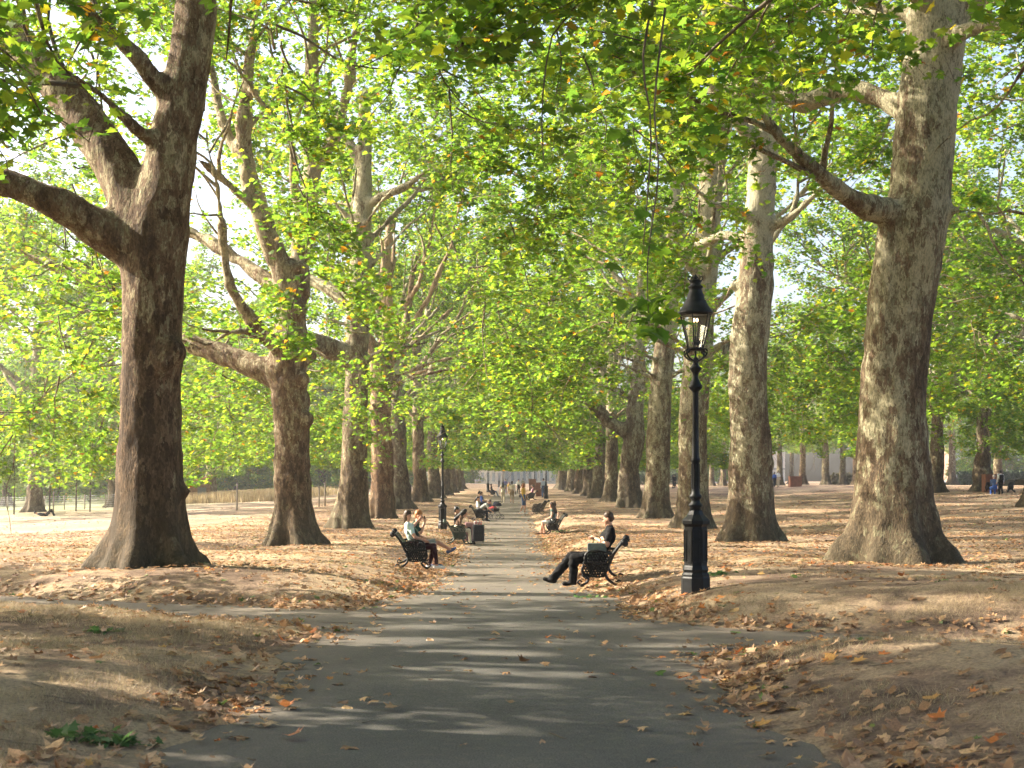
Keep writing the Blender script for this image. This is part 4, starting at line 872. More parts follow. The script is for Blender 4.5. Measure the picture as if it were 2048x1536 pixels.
def ground_leaves(x, y, size, lift):
    sd = sdf_path(x, y)
    z = terrain(x, y) + .03 * sstep(0, .12, -sd) + np.where(sd < 0, .006, .004)
    n0 = normals(x, y); m = len(x)
    n = nrm(n0 + rng.normal(0, .16, (m, 3)) * (1 + 1.0 * np.exp(-((sd - .2) / .35) ** 2))[:, None]); a = rng.uniform(0, 2 * math.pi, m)
    d = np.stack([np.cos(a), np.sin(a), np.zeros(m)], 1); d = nrm(d - (d * n).sum(1, keepdims=True) * n)
    t = np.clip(rng.beta(1.9, 2.3, m) * .93, 0, .93); r = rng.random(m); t = np.where(r < .045, rng.uniform(.93, .96, m), np.where(r < .075, rng.uniform(.965, 1, m), t))
    sz = (.32 + .83 * rng.beta(1.25, 2.1, m)) * size
    P = np.stack([x, y, z + lift * rng.random(m) + .012], 1) - d * sz[:, None] * .42
    return P, n, d, sz, t
x, y = scatter(6.5, 27, lambda x, y: leaf_density(x, y) * 1.9, 110)
P, n, d, sz, t = ground_leaves(x, y, .142, .022)
vis, px, py = in_view(P, 20); vis &= py < 1560
order = np.argsort(np.where(vis, P[:, 1] / sz, 1e9))[:300]
single = np.zeros(len(P), bool); single[order] = True
DRY_PROTOS = []
for k in range(24):
    for c_ in (0, 1):
        g = Geo(); leaf_quads(g, np.zeros((1, 3)), np.array([[0, 0, 1.0]]), np.array([[0, 1.0, 0]]), np.ones(1), np.array([k / 23.0]), 2, curl=(.9 if c_ else -.8) * (.4 + .6 * ((k * 5) % 7) / 7))
        DRY_PROTOS.append(g.mesh('fallen_leaf', [M_dry]))
cname = lambda q: 'dark brown' if q < .25 else 'brown' if q < .5 else 'tan' if q < .78 else 'golden' if q < .93 else 'orange' if q < .965 else 'green'
for i in order:
    sdi = float(sdf_path(P[i:i + 1, 0], P[i:i + 1, 1])[0]); side = 'left' if P[i, 0] < 0 else 'right'
    q = int(t[i] * 23); cn = cname(q / 23.0)
    where = 'lying loose on the asphalt' if sdi < -.45 else (f'in the leaf drift along the {side} path edge' if sdi < .75 else f'on the dry {side} bank')
    o = bpy.data.objects.new('fallen_leaf', DRY_PROTOS[q * 2 + int(i) % 2]); COL.objects.link(o)
    X = np.cross(d[i], n[i]); X /= np.linalg.norm(X); Y = np.cross(n[i], X)
    o.matrix_world = Matrix([[X[k] * sz[i], Y[k] * sz[i], n[i][k] * sz[i], P[i][k]] for k in range(3)] + [[0, 0, 0, 1]])
    dist = 'nearest' if P[i, 1] < 11 else 'nearer' if P[i, 1] < 15 else 'further'
    tag(o, label=f'{cn} fallen plane leaf {where}', category='leaf', group=f'{cn} fallen leaves {where}')
g = Geo(); a = ~single; up = rng.random(len(P)) < .5
for msk, cu in ((a & up, .8), (a & ~up, -.7)):
    leaf_quads(g, P[msk], n[msk], d[msk], sz[msk], t[msk], 2, curl=cu)
x, y = scatter(27, 62, lambda x, y: leaf_density(x, y) * 2.3, 110); P, n, d, sz, t = ground_leaves(x, y, .155, .025); leaf_quads(g, P, n, d, sz, t, 3, curl=.6); print('mid leaves', len(P))
x, y = scatter(62, 120, lambda x, y: np.minimum(leaf_density(x, y), 14) * np.interp(y, [62, 120], [.35, .12]) * np.where(x < -14, .25, 1) * 2, 10); P, n, d, sz, t = ground_leaves(x, y, .19, .02); leaf_quads(g, P, n, d, sz, t, 3, curl=.5); print('far leaves', len(P))
g.build('fallen_leaves', M_dry, kind='stuff', label='scattered dry plane leaves covering the banks and the path edges', category='leaves')

# broken twigs lying about
g = Geo(); x, y = scatter(7, 32, lambda x, y: np.where(sdf_path(x, y) > -.2, 1.0, .12), 1.0); m = len(x); a_ = rng.uniform(0, 6.28, m); L_ = rng.uniform(.08, .4, m)
z = terrain(x, y) + .03 * sstep(0, .12, -sdf_path(x, y)) + .010; u = np.stack([np.cos(a_), np.sin(a_)], 1); pts = []
for k, w_ in enumerate((-.5, -.1, .25, .5)):
    qx = x + u[:, 0] * L_ * w_ + rng.normal(0, .012, m); qy = y + u[:, 1] * L_ * w_ + rng.normal(0, .012, m); pts.append(np.stack([qx, qy, terrain(qx, qy) + .03 * sstep(0, .12, -sdf_path(qx, qy)) + .012], 1))
tubes(g, np.stack(pts, 1), np.stack([rng.uniform(.002, .005, m)] * 4, 1) * [1, .9, .7, .4], 4)
g.build('fallen_twigs', M_twig, kind='stuff', label='small broken twigs scattered over the banks and path', category='twigs')
STRAW = [(0.0, (.20, .15, .085)), (0.5, (.36, .28, .16)), (0.8, (.44, .36, .22)), (0.9, (.20, .22, .09)), (1.0, (.12, .18, .06))]
M_straw = leaf_material("dry_grass", STRAW, 0.25, 1.2)
def blades(geo, x, y, h, w, lean=.5):
    m = len(x); z = terrain(x, y) - .004; a = rng.uniform(0, 2 * math.pi, m); b_ = rng.uniform(0, 2 * math.pi, m)
    P0 = np.stack([x, y, z], 1); s = np.stack([np.cos(a), np.sin(a), np.zeros(m)], 1) * np.asarray(w)[:, None]
    tip = P0 + np.stack([np.cos(b_) * h * lean * rng.random(m), np.sin(b_) * h * lean * rng.random(m), h], 1)
    V = np.stack([P0 - s, P0 + s, tip], 1).reshape(-1, 3)
    g_ = .5 + .5 * noise2(x, y, .5, 51); t = np.clip(rng.beta(2, 2, m) * .85 + (g_ > .80) * .22 * rng.random(m), 0, 1)
    geo.add(V, np.arange(m * 3).reshape(m, 3), 0, t, False)
def grass_density(x, y):
    sd = sdf_path(x, y); n1 = .5 + .5 * noise2(x, y, .8, 52); n3 = .5 + .5 * noise2(x, y, 3.0, 53)
    return np.where(sd > .25, 420 * np.clip(n1 * 1.4 + n3 * .9 - .95, 0, 1) * sstep(.2, 1.0, sd), 0)
g = Geo()
x, y = scatter(6.5, 20, lambda x, y: grass_density(x, y) * 9 + 60 * (sdf_path(x, y) > .3), 2600); blades(g, x, y, rng.uniform(.02, .085, len(x)), rng.uniform(.0010, .0026, len(x)), lean=1.7); print('blades', len(x))
x, y = scatter(20, 34, lambda x, y: grass_density(x, y) * .6, 250); blades(g, x, y, rng.uniform(.03, .07, len(x)), rng.uniform(.002, .004, len(x))); print('blades', len(x))
g.build('dry_grass', M_straw, kind='stuff', label='short bleached grass growing in patches on the banks', category='grass')

M_weed = leaf_material("weed_green", [(0, (.05, .11, .03)), (1, (.09, .16, .05))], .35, 2.0)
def weed(px, py, w, h, n_, label):
    X, Y_, Z = ground_at(px, py)
    g = Geo(); P = np.stack([rng.normal(0, w / 2.6, n_), rng.normal(0, w / 4, n_), rng.uniform(0.0, h, n_)], 1)
    nn = nrm(np.stack([rng.normal(0, .5, n_), rng.normal(0, .5, n_), np.ones(n_)], 1)); a = rng.uniform(0, 6.28, n_); dd = np.stack([np.cos(a), np.sin(a), .1 * np.ones(n_)], 1)
    dd = nrm(dd - (dd * nn).sum(1, keepdims=True) * nn)
    ro = empty('weed', (X, Y_, Z), label=label, category='plant')
    leaf_quads(g, P, nn, dd, rng.uniform(.05, .11, n_), rng.random(n_), 1); g.build('leaves', M_weed, ro, kind='stuff')
    g = Geo(); st = np.stack([P * [.2, .2, 0] , P], 1); tubes(g, st, np.full((n_, 2), .002), 3); g.build('stems', M_weed, ro, kind='stuff')
weed(1172, 1199, .30, .05, 60, 'green leafy sprig lying at the path edge below the bench with the reading man')
weed(235, 1492, .22, .07, 40, 'green weed growing out of the leaf drift at the lower left')
weed(150, 1478, .22, .07, 30, 'smaller green weed in the leaf drift at the lower left corner')
weed(1443, 1149, .30, .04, 40, 'low green sprig in the dry grass right of the near lamp post')
weed(215, 1262, .30, .04, 30, 'low green tuft on the sunlit left hand bank')
weed(1120, 1064, .7, .10, 60, 'dark green sprig behind the bench with two seated women')
# ------------------------------------------------------------------ lamps
M_iron = simple("black_iron", (.006, .007, .008), .5, 0.0, .25, 14, .25, .3)
M_irong = simple("dark_green_iron", (.012, .030, .020), .45, 0.0, .2, 14, .5, .3)
M_slat = simple("dark_painted_wood", (.014, .012, .010), .55, 0, .2, 20, .4)
M_slat2 = simple("weathered_wood", (.16, .14, .11), .7, 0, .2, 20, .3)
def glass_mat():
    m, nt, b, out = new_mat("lantern_glass"); nt.nodes.remove(b)
    t = N(nt, 'BsdfTransparent'); t.inputs[0].default_value = (.93, .95, .9, 1); gl = N(nt, 'BsdfGlossy'); gl.inputs['Roughness'].default_value = .08
    fr = N(nt, 'Fresnel', i_IOR=1.5); df = N(nt, 'BsdfDiffuse'); df.inputs[0].default_value = (.5, .5, .42, 1)
    m1 = N(nt, 'MixShader'); nt.links.new(fr.outputs[0], m1.inputs[0]); nt.links.new(t.outputs[0], m1.inputs[1]); nt.links.new(gl.outputs[0], m1.inputs[2])
    m2 = N(nt, 'MixShader', i_Fac=.12); nt.links.new(m1.outputs[0], m2.inputs[1]); nt.links.new(df.outputs[0], m2.inputs[2]); nt.links.new(m2.outputs[0], out.inputs[0]); return m
M_glass = glass_mat()
def emit(name, col, st):
    m, nt, b, out = new_mat(name); b.inputs['Base Color'].default_value = (*col, 1); b.inputs['Emission Color'].default_value = (*col, 1); b.inputs['Emission Strength'].default_value = st; return m
M_mantle = emit("glowing_mantle", (1.0, .62, .32), 5.0)
K = .00715
def Y(y): return (1183 - y) * K
def lamp_proto():
    ro = empty('lamp_post')
    g = Geo(); o8 = math.pi / 8
    lathe(g, [(.0, -.06), (.212, -.06), (.212, Y(1154)), (.200, Y(1151)), (.200, Y(1147)), (.178, Y(1143)), (.19, Y(1137)), (.176, Y(1131)), (.168, Y(1129)), (.168, Y(1052)), (.178, Y(1050)), (.205, Y(1046)), (.207, Y(1040)), (.19, Y(1037)), (.12, Y(1028)), (.095, Y(1020)), (.095, Y(1019)), (0, Y(1019))], 8, phase=o8, smooth=False)
    base = g.build('pedestal', M_iron, ro)
    g = Geo()
    for k in range(8):   # raised panel frames on the eight faces
        a = k * math.pi / 4; n = np.array([math.cos(a), math.sin(a), 0]); t = np.array([-n[1], n[0], 0]); ap = .168 * math.cos(math.pi / 8)
        R = np.stack([t, np.array([0, 0, 1]), n], 1)
        for (cc, cz, sx_, sz_) in ((-.047, Y(1090), .012, .44), (.047, Y(1090), .012, .44), (0, Y(1122), .082, .012), (0, Y(1058), .082, .012)):
            box(g, n * (ap + .002) + t * cc + np.array([0, 0, cz]), (sx_, sz_, .014), rot=R)
    g.build('panel_moulding', M_iron, base)
    g = Geo()
    lathe(g, [(.09, Y(1021)), (.075, Y(1014)), (.10, Y(1011)), (.10, Y(1008)), (.07, Y(1004)), (.062, Y(998)), (.088, Y(994)), (.088, Y(990)), (.062, Y(986)), (.058, Y(978)), (.055, Y(925)), (.066, Y(922)), (.066, Y(917)), (.052, Y(914)),
              (.046, Y(860)), (.043, Y(785)), (.047, Y(782)), (.075, Y(779)), (.098, Y(775)), (.100, Y(771)), (.085, Y(768)), (.065, Y(763)), (.044, Y(757)), (.038, Y(750)), (.05, Y(744)), (.085, Y(738)), (.088, Y(735)), (.055, Y(731)), (.036, Y(726)), (.048, Y(722)), (.045, Y(718)), (.02, Y(714)), (0, Y(714))], 16)
    for k in range(12):   # fluting ribs on the lower shaft
        a = k * math.pi / 6
        tubes(g, [[[math.cos(a) * .056, math.sin(a) * .056, Y(976)], [math.cos(a) * .054, math.sin(a) * .054, Y(927)]]], [[.008, .008]], 4)
    g.build('shaft', M_iron, ro)
    g = Geo()   # cradle arms curling up to the lantern
    for k in range(4):
        a = math.pi / 4 + k * math.pi / 2; u = np.array([math.cos(a), math.sin(a), 0])
        P = [u * r_ + [0, 0, Y(y_)] for r_, y_ in ((.03, 722), (.10, 719), (.165, 714), (.205, 707), (.195, 700), (.15, 699), (.14, 703), (.16, 706))]
        c = catmull([list(p) + [.013] for p in P], .03); tubes(g, c[:, :3], c[:, 3], 6, cap=True)
        P = [u * r_ + [0, 0, Y(y_)] for r_, y_ in ((.19, 708), (.16, 703), (.125, 699))]
        c = catmull([list(p) + [.011] for p in P], .03); tubes(g, c[:, :3], c[:, 3], 6)
    th = np.linspace(0, 2 * math.pi, 25); tubes(g, np.stack([.13 * np.cos(th), .13 * np.sin(th), np.full(25, Y(699))], 1), np.full(25, .013), 6)
    tubes(g, [[[0, 0, Y(716)], [0, 0, Y(698)]]], [[.014, .014]], 6)
    g.build('cradle', M_iron, ro)
    rb, rt, zb, zt = .112, .232, Y(697), Y(629)
    g = Geo(); S = 6; ph = math.pi / 6 * .4
    for k in range(S):
        a = ph + k * 2 * math.pi / S; u = np.array([math.cos(a), math.sin(a), 0])
        tubes(g, [[u * rb + [0, 0, zb], u * rt + [0, 0, zt]]], [[.009, .009]], 4)
    for r_, z_, w_ in ((rb, zb, .014), (rt, zt, .014)):
        th = ph + np.linspace(0, 2 * math.pi, S + 1); tubes(g, np.stack([r_ * np.cos(th), r_ * np.sin(th), np.full(S + 1, z_)], 1), np.full(S + 1, w_), 4)
    lathe(g, [(0, zb - .03), (.06, zb - .03), (rb + .01, zb - .01), (rb + .01, zb), (0, zb)], 6, phase=ph)
    lf = g.build('lantern_frame', M_iron, ro)
    pane = None
    for k in range(S):
        a0 = ph + k * 2 * math.pi / S; a1 = ph + (k + 1) * 2 * math.pi / S
        V = [[rb * .98 * math.cos(a0), rb * .98 * math.sin(a0), zb], [rb * .98 * math.cos(a1), rb * .98 * math.sin(a1), zb], [rt * .98 * math.cos(a1), rt * .98 * math.sin(a1), zt], [rt * .98 * math.cos(a0), rt * .98 * math.sin(a0), zt]]
        g = Geo(); g.add(V, [[0, 1, 2, 3]], 0, None, False); g.build('pane', M_glass, lf)
    g = Geo()
    lathe(g, [(.0, Y(629)), (.235, Y(629)), (.252, Y(627)), (.252, Y(624)), (.235, Y(622)), (.205, Y(616)), (.175, Y(609)), (.155, Y(604)), (.158, Y(602)), (.130, Y(599)), (.118, Y(590)), (.095, Y(582)), (.085, Y(578)), (.108, Y(575)), (.108, Y(573)), (.08, Y(570)), (.072, Y(566)), (.09, Y(563)), (.09, Y(562)), (.05, Y(559)), (0, Y(559))], 18)
    g.build('lantern_roof', M_iron, ro)
    g = Geo(); lathe(g, [(.04, Y(560)), (.03, Y(557)), (.045, Y(555)), (.03, Y(553)), (.008, Y(549)), (0, Y(548))], 10)
    for k in range(6):
        a = k * math.pi / 3; u = np.array([math.cos(a), math.sin(a), 0])
        c = catmull([list(u * r_ + [0, 0, Y(y_)]) + [.008] for r_, y_ in ((.06, 562), (.10, 559), (.105, 554), (.075, 553))], .02); tubes(g, c[:, :3], c[:, 3], 5, cap=True)
    g.build('finial', M_iron, ro)
    g = Geo(); lathe(g, [(0, Y(690)), (.055, Y(690)), (.06, Y(686)), (.045, Y(683)), (.02, Y(681)), (.015, Y(672)), (0, Y(672))], 10, 0); box(g, (.04, 0, Y(684)), (.06, .05, .05), 0)
    tubes(g, [[[0, 0, Y(696)], [0, 0, Y(640)]]], [[.006, .006]], 5); bn = g.build('burner', M_iron, ro)
    for dx in (-.022, .022):
        g = Geo(); ball(g, (dx, 0, Y(640)), (.016, .016, .026)); g.build('mantle', M_mantle, bn)
    return ro
lp = lamp_proto()
def place_lamp(px, py, label, first=False, s=1.0, lo=6, hi=420):
    X, d, z = ground_at(px, py, lo, hi); o = lp if first else copy_tree(lp); o.location = (X, d, z - .01); o.scale = (s, s, s)
    o.rotation_euler = (0, 0, 0 if first else .3 * px); tag(o, label=label, category='street lamp', group='black gas lamp posts along the path'); print('lamp', px, X, d, z, 'px height', 631 * K * s * F_PX / d); return o
place_lamp(1391, 1183, 'tall black gas lamp post on a panelled pedestal, nearest lamp, right of the path', True, 1.02)
place_lamp(885, 1059, 'black lamp post behind the bench with the suitcases, left of the path')
place_lamp(1092, 997, 'black lamp post beside the man in the pale blue shirt, right of the path')
place_lamp(976, 984.5, 'black lamp post beside the bench of two dark clothed people, far left')
place_lamp(998, 975, 'small far lamp post in the middle distance left of the walkers')
place_lamp(1069, 978, 'thin far lamp post behind the brown boxes')

# ------------------------------------------------------------------ benches
def bench_proto(name, slat_mat, iron):
    ro = empty(name); g = Geo()
    def strip(pts, w, t=.05):
        c = catmull([[p[0], 0, p[1], w if len(p) < 3 else p[2]] for p in pts], .04)
        tubes(g, c[:, :3], c[:, 3], 8, cap=True, squash=(.5, 1.0) if False else None)
    strip([(.43, .80), (.36, .74), (.28, .62), (.20, .46), (.12, .30), (.14, .18), (.22, .10), (.33, .05), (.38, .03)], .026)          # back stile running into the rear leg
    strip([(-.26, .40), (-.30, .32), (-.26, .22), (-.18, .15), (-.24, .07), (-.33, .03)], .024)      # front leg
    strip([(-.28, .43), (-.15, .435), (.02, .42), (.14, .39)], .024)                                  # seat rail
    strip([(-.22, .44), (-.26, .54), (-.18, .64), (-.02, .66), (.14, .62), (.25, .60)], .020)        # arm rest
    strip([(-.26, .24), (-.12, .20), (.02, .19), (.13, .24)], .017)
    strip([(-.33, .05), (-.38, .09), (-.34, .13), (-.30, .10)], .016)
    strip([(.36, .05), (.40, .10), (.35, .13), (.31, .10)], .016)
    ball(g, (.455, 0, .80), (.062, .03, .062), seg=14, rings=9)
    strip([(.42, .76), (.40, .82), (.45, .86), (.51, .82), (.50, .76), (.45, .74)], .016)
    # cast lacework: rings between seat, arm and legs
    def inside(x, z):
        lo = .20 if z < .43 else .44; return (z < .43 and -.27 < x < .13 + (z - .3) * .4 and z > .21) or (z >= .44 and z < .64 - .25 * abs(x + .05) and -.22 < x < .14 + (z - .44) * .75)
    r_ = .030; th = np.linspace(0, 2 * math.pi, 9)
    for i in range(16):
        for j in range(10):
            x = -.30 + i * .047 + (.023 if j % 2 else 0); z = .22 + j * .043
            if inside(x, z): tubes(g, np.stack([x + r_ * np.cos(th), 0 * th, z + r_ * np.sin(th)], 1), np.full(9, .0125 if z < .43 else .0095), 4)
    for (x, z, rr) in ((-.06, .55, .075), (.07, .54, .05), (-.17, .53, .045), (-.06, .31, .09)):
        th2 = np.linspace(0, 2 * math.pi, 13); tubes(g, np.stack([x + rr * np.cos(th2), 0 * th2, z + rr * np.sin(th2)], 1), np.full(13, .012), 5)
    me = g.mesh('end_frame', [iron])
    for y_ in (-.93, .93):
        o = link(me, 'end_frame', ro); o.location = (0, y_, 0); o.scale = (1, 1.3, 1)
    sg = Geo(); box(sg, (0, 0, 0), (.058, 1.92, .026), bev=.006); sm = sg.mesh('slat', [slat_mat])
    for x, z in ((-.25, .452), (-.18, .457), (-.11, .457), (-.04, .453), (.03, .447), (.095, .437)):
        o = link(sm, 'slat', ro); o.location = (x, 0, z)
    for k in range(7):
        f = k / 6; x = .150 + .235 * f ** 1.05; z = .475 + .30 * f; o = link(sm, 'slat', ro); o.location = (x, 0, z); o.rotation_euler = (0, math.radians(-58 - 6 * f), 0)
    return ro
bp_dark = bench_proto('bench', M_slat, M_iron); bp_green = bench_proto('bench', M_slat2, M_irong)
BG = 'cast iron benches along the path'
fb = {'d': False, 'g': False}
def place_bench(px, py, left, label, kind='d', rz=0.0, lo=6, hi=420):
    p = bp_dark if kind == 'd' else bp_green
    o = p if not fb[kind] else copy_tree(p); fb[kind] = True
    X, d, z = ground_at(px, py, lo, hi)
    # the near end frame stands 0.93 m before the middle
    a = (math.pi if left else 0) + rz; o.rotation_euler = (0, 0, a)
    yy = d + .93 * math.cos(rz); xx = px_to_x(px, d) + (-.93 * math.sin(rz)) * 0
    o.location = (xx, yy, gz(xx, yy) - .005 if abs(sdf_path(np.array([xx]), np.array([yy]))[0]) > .6 else max(gz(xx, yy), z) + .0)
    tag(o, label=label, category='bench', group=BG); print('bench', px, xx, yy, o.location[2], 'H px', .86 * F_PX / d); return o
def px_to_x(px, d): return (px - 1015) / F_PX * d
B1 = place_bench(1208, 1175, False, 'dark iron bench with a man reading his phone, nearest on the right', rz=-.10)
B2 = place_bench(822, 1139, True, 'dark iron bench with a young pair, nearest on the left', rz=.06)
B3 = place_bench(913, 1091, True, 'green painted bench beside the two upright suitcases', 'g', rz=.05)
B4 = place_bench(957, 1043, True, 'bench with a woman in white and a man leaning over a stroller')
B5 = place_bench(966, 1025, True, 'bench with a boy in blue behind the stroller')
B6 = place_bench(984, 993, True, 'bench with two dark clothed people beside a far lamp post')
B7 = place_bench(1110, 1070, False, 'dark iron bench with two seated young women')
B8 = place_bench(1079, 1031, False, 'empty lacy iron bench further along the right side', rz=-.15)
B9 = place_bench(1064, 1001, False, 'far bench crowded with seated people before the brown boxes')
B10 = place_bench(2008, 986, False, 'bench behind the person with a black backpack at the far right', rz=.5)
B11 = place_bench(2054, 985, True, 'green park bench cut by the right edge of the view', 'g', rz=.6)
# ------------------------------------------------------------------ people
def cloth(name, c, n=.10): return simple(name, c, .85, 0, n, 25, .15)
SK = simple("skin", (.50, .27, .18), .5, 0, .05, 20, .35); SKd = simple("tanned_skin", (.30, .15, .09), .5, 0, .05, 20, .35)
CL = {k: cloth(k, v) for k, v in dict(black=(.007, .007, .008), navy=(.007, .010, .020), white=(.72, .71, .68), green=(.03, .06, .045), grey=(.28, .28, .25), cream=(.62, .55, .42), beige=(.50, .42, .30), tan=(.34, .24, .14), purple=(.13, .12, .33),
      yellow=(.62, .38, .06), denim=(.06, .10, .20), lblue=(.50, .60, .74), maroon=(.030, .008, .012), blue=(.04, .10, .35), dgreen=(.06, .10, .09), brown=(.12, .07, .045), red=(.40, .06, .06), mint=(.50, .62, .56), stripe=(.30, .12, .18)).items()}
HR = {k: simple(k + "_hair", v, .5, 0, .2, 60, .3) for k, v in dict(black=(.010, .008, .007), brown=(.05, .028, .016), ginger=(.30, .12, .04), greyh=(.42, .36, .33)).items()}
M_sole = simple("white_rubber", (.6, .58, .55), .6); M_eye = simple("dark_eye", (.01, .008, .007), .3)
def cap(g, p0, p1, r0, r1, sq=1.0, side=(0, 1, 0)):
    """capsule; sq widens it along 'side'"""
    p0 = np.array(p0, float); p1 = np.array(p1, float)
    ax = p1 - p0; L = np.linalg.norm(ax) + 1e-6; ax = ax / L; s = np.array(side, float); s = s - s.dot(ax) * ax; s /= np.linalg.norm(s); f = np.cross(ax, s)
    st = []
    for t in (-.98, -.8, -.5, 0): st.append((p0 + ax * t * r0, r0 * math.sqrt(max(0, 1 - t * t))))
    for t in (0, .5, .8, .98): st.append((p1 + ax * t * r1, r1 * math.sqrt(max(0, 1 - t * t))))
    a = np.linspace(0, 2 * math.pi, 12, endpoint=False)
    V = np.array([c + (s * math.cos(q) * sq + f * math.sin(q)) * r for c, r in st for q in a])
    idx = np.arange(len(st) * 12).reshape(-1, 12); A = idx[:-1]; B = idx[1:]
    F = np.stack([A, np.roll(A, -1, 1), np.roll(B, -1, 1), B], -1).reshape(-1, 4); b = g.n; g.add(V, F); g.G.append((np.array([idx[0, ::-1], idx[-1]]) + b, 0, None, False))
def seg_dist(P, a, b):
    a = np.array(a, float); b = np.array(b, float); ab = b - a; t = np.clip(((P - a) @ ab) / (ab @ ab + 1e-9), 0, 1); return np.linalg.norm(P - a - t[:, None] * ab, axis=1)

def pose_stand(stride=0.0, arm=0.0, lean=0.0):
    J = dict(pel=(0, 0, .95), waist=(.01 + lean * .1, 0, 1.10), chest=(.0 + lean * .3, 0, 1.30), neck=(lean * .4, 0, 1.47), head=(.02 + lean * .5, 0, 1.60))
    for s, n in ((1, 'L'), (-1, 'R')):
        k = stride * s
        J['hip' + n] = (0, .085 * s, .92); J['knee' + n] = (.16 * k + .03, .09 * s, .49); J['ank' + n] = (.26 * k - (.10 if k < 0 else 0), .09 * s, .09 + (.06 if k < 0 else 0))
        J['sh' + n] = (lean * .36, .175 * s, 1.41); J['el' + n] = (-.14 * k - .02 + lean * .3, .24 * s, 1.13); J['wr' + n] = (-.18 * k + .08 + lean * .3, .25 * s, .88)
    return J
def pose_sit(lean=-.15, seat=.50, knee=.44, foot=.46, head_fwd=.03):
    J = dict(pel=(0, 0, seat + .05), waist=(lean * .25, 0, seat + .20), chest=(lean * .75, 0, seat + .40), neck=(lean * 1.1, 0, seat + .57), head=(lean * 1.1 + head_fwd, 0, seat + .72))
    for s, n in ((1, 'L'), (-1, 'R')):
        J['hip' + n] = (0, .09 * s, seat + .02); J['knee' + n] = (knee, .12 * s, seat + .03); J['ank' + n] = (foot, .12 * s, .09)
        J['sh' + n] = (lean, .18 * s, seat + .52); J['el' + n] = (lean * .5 + .05, .23 * s, seat + .26); J['wr' + n] = (.25, .14 * s, seat + .16)
    return J

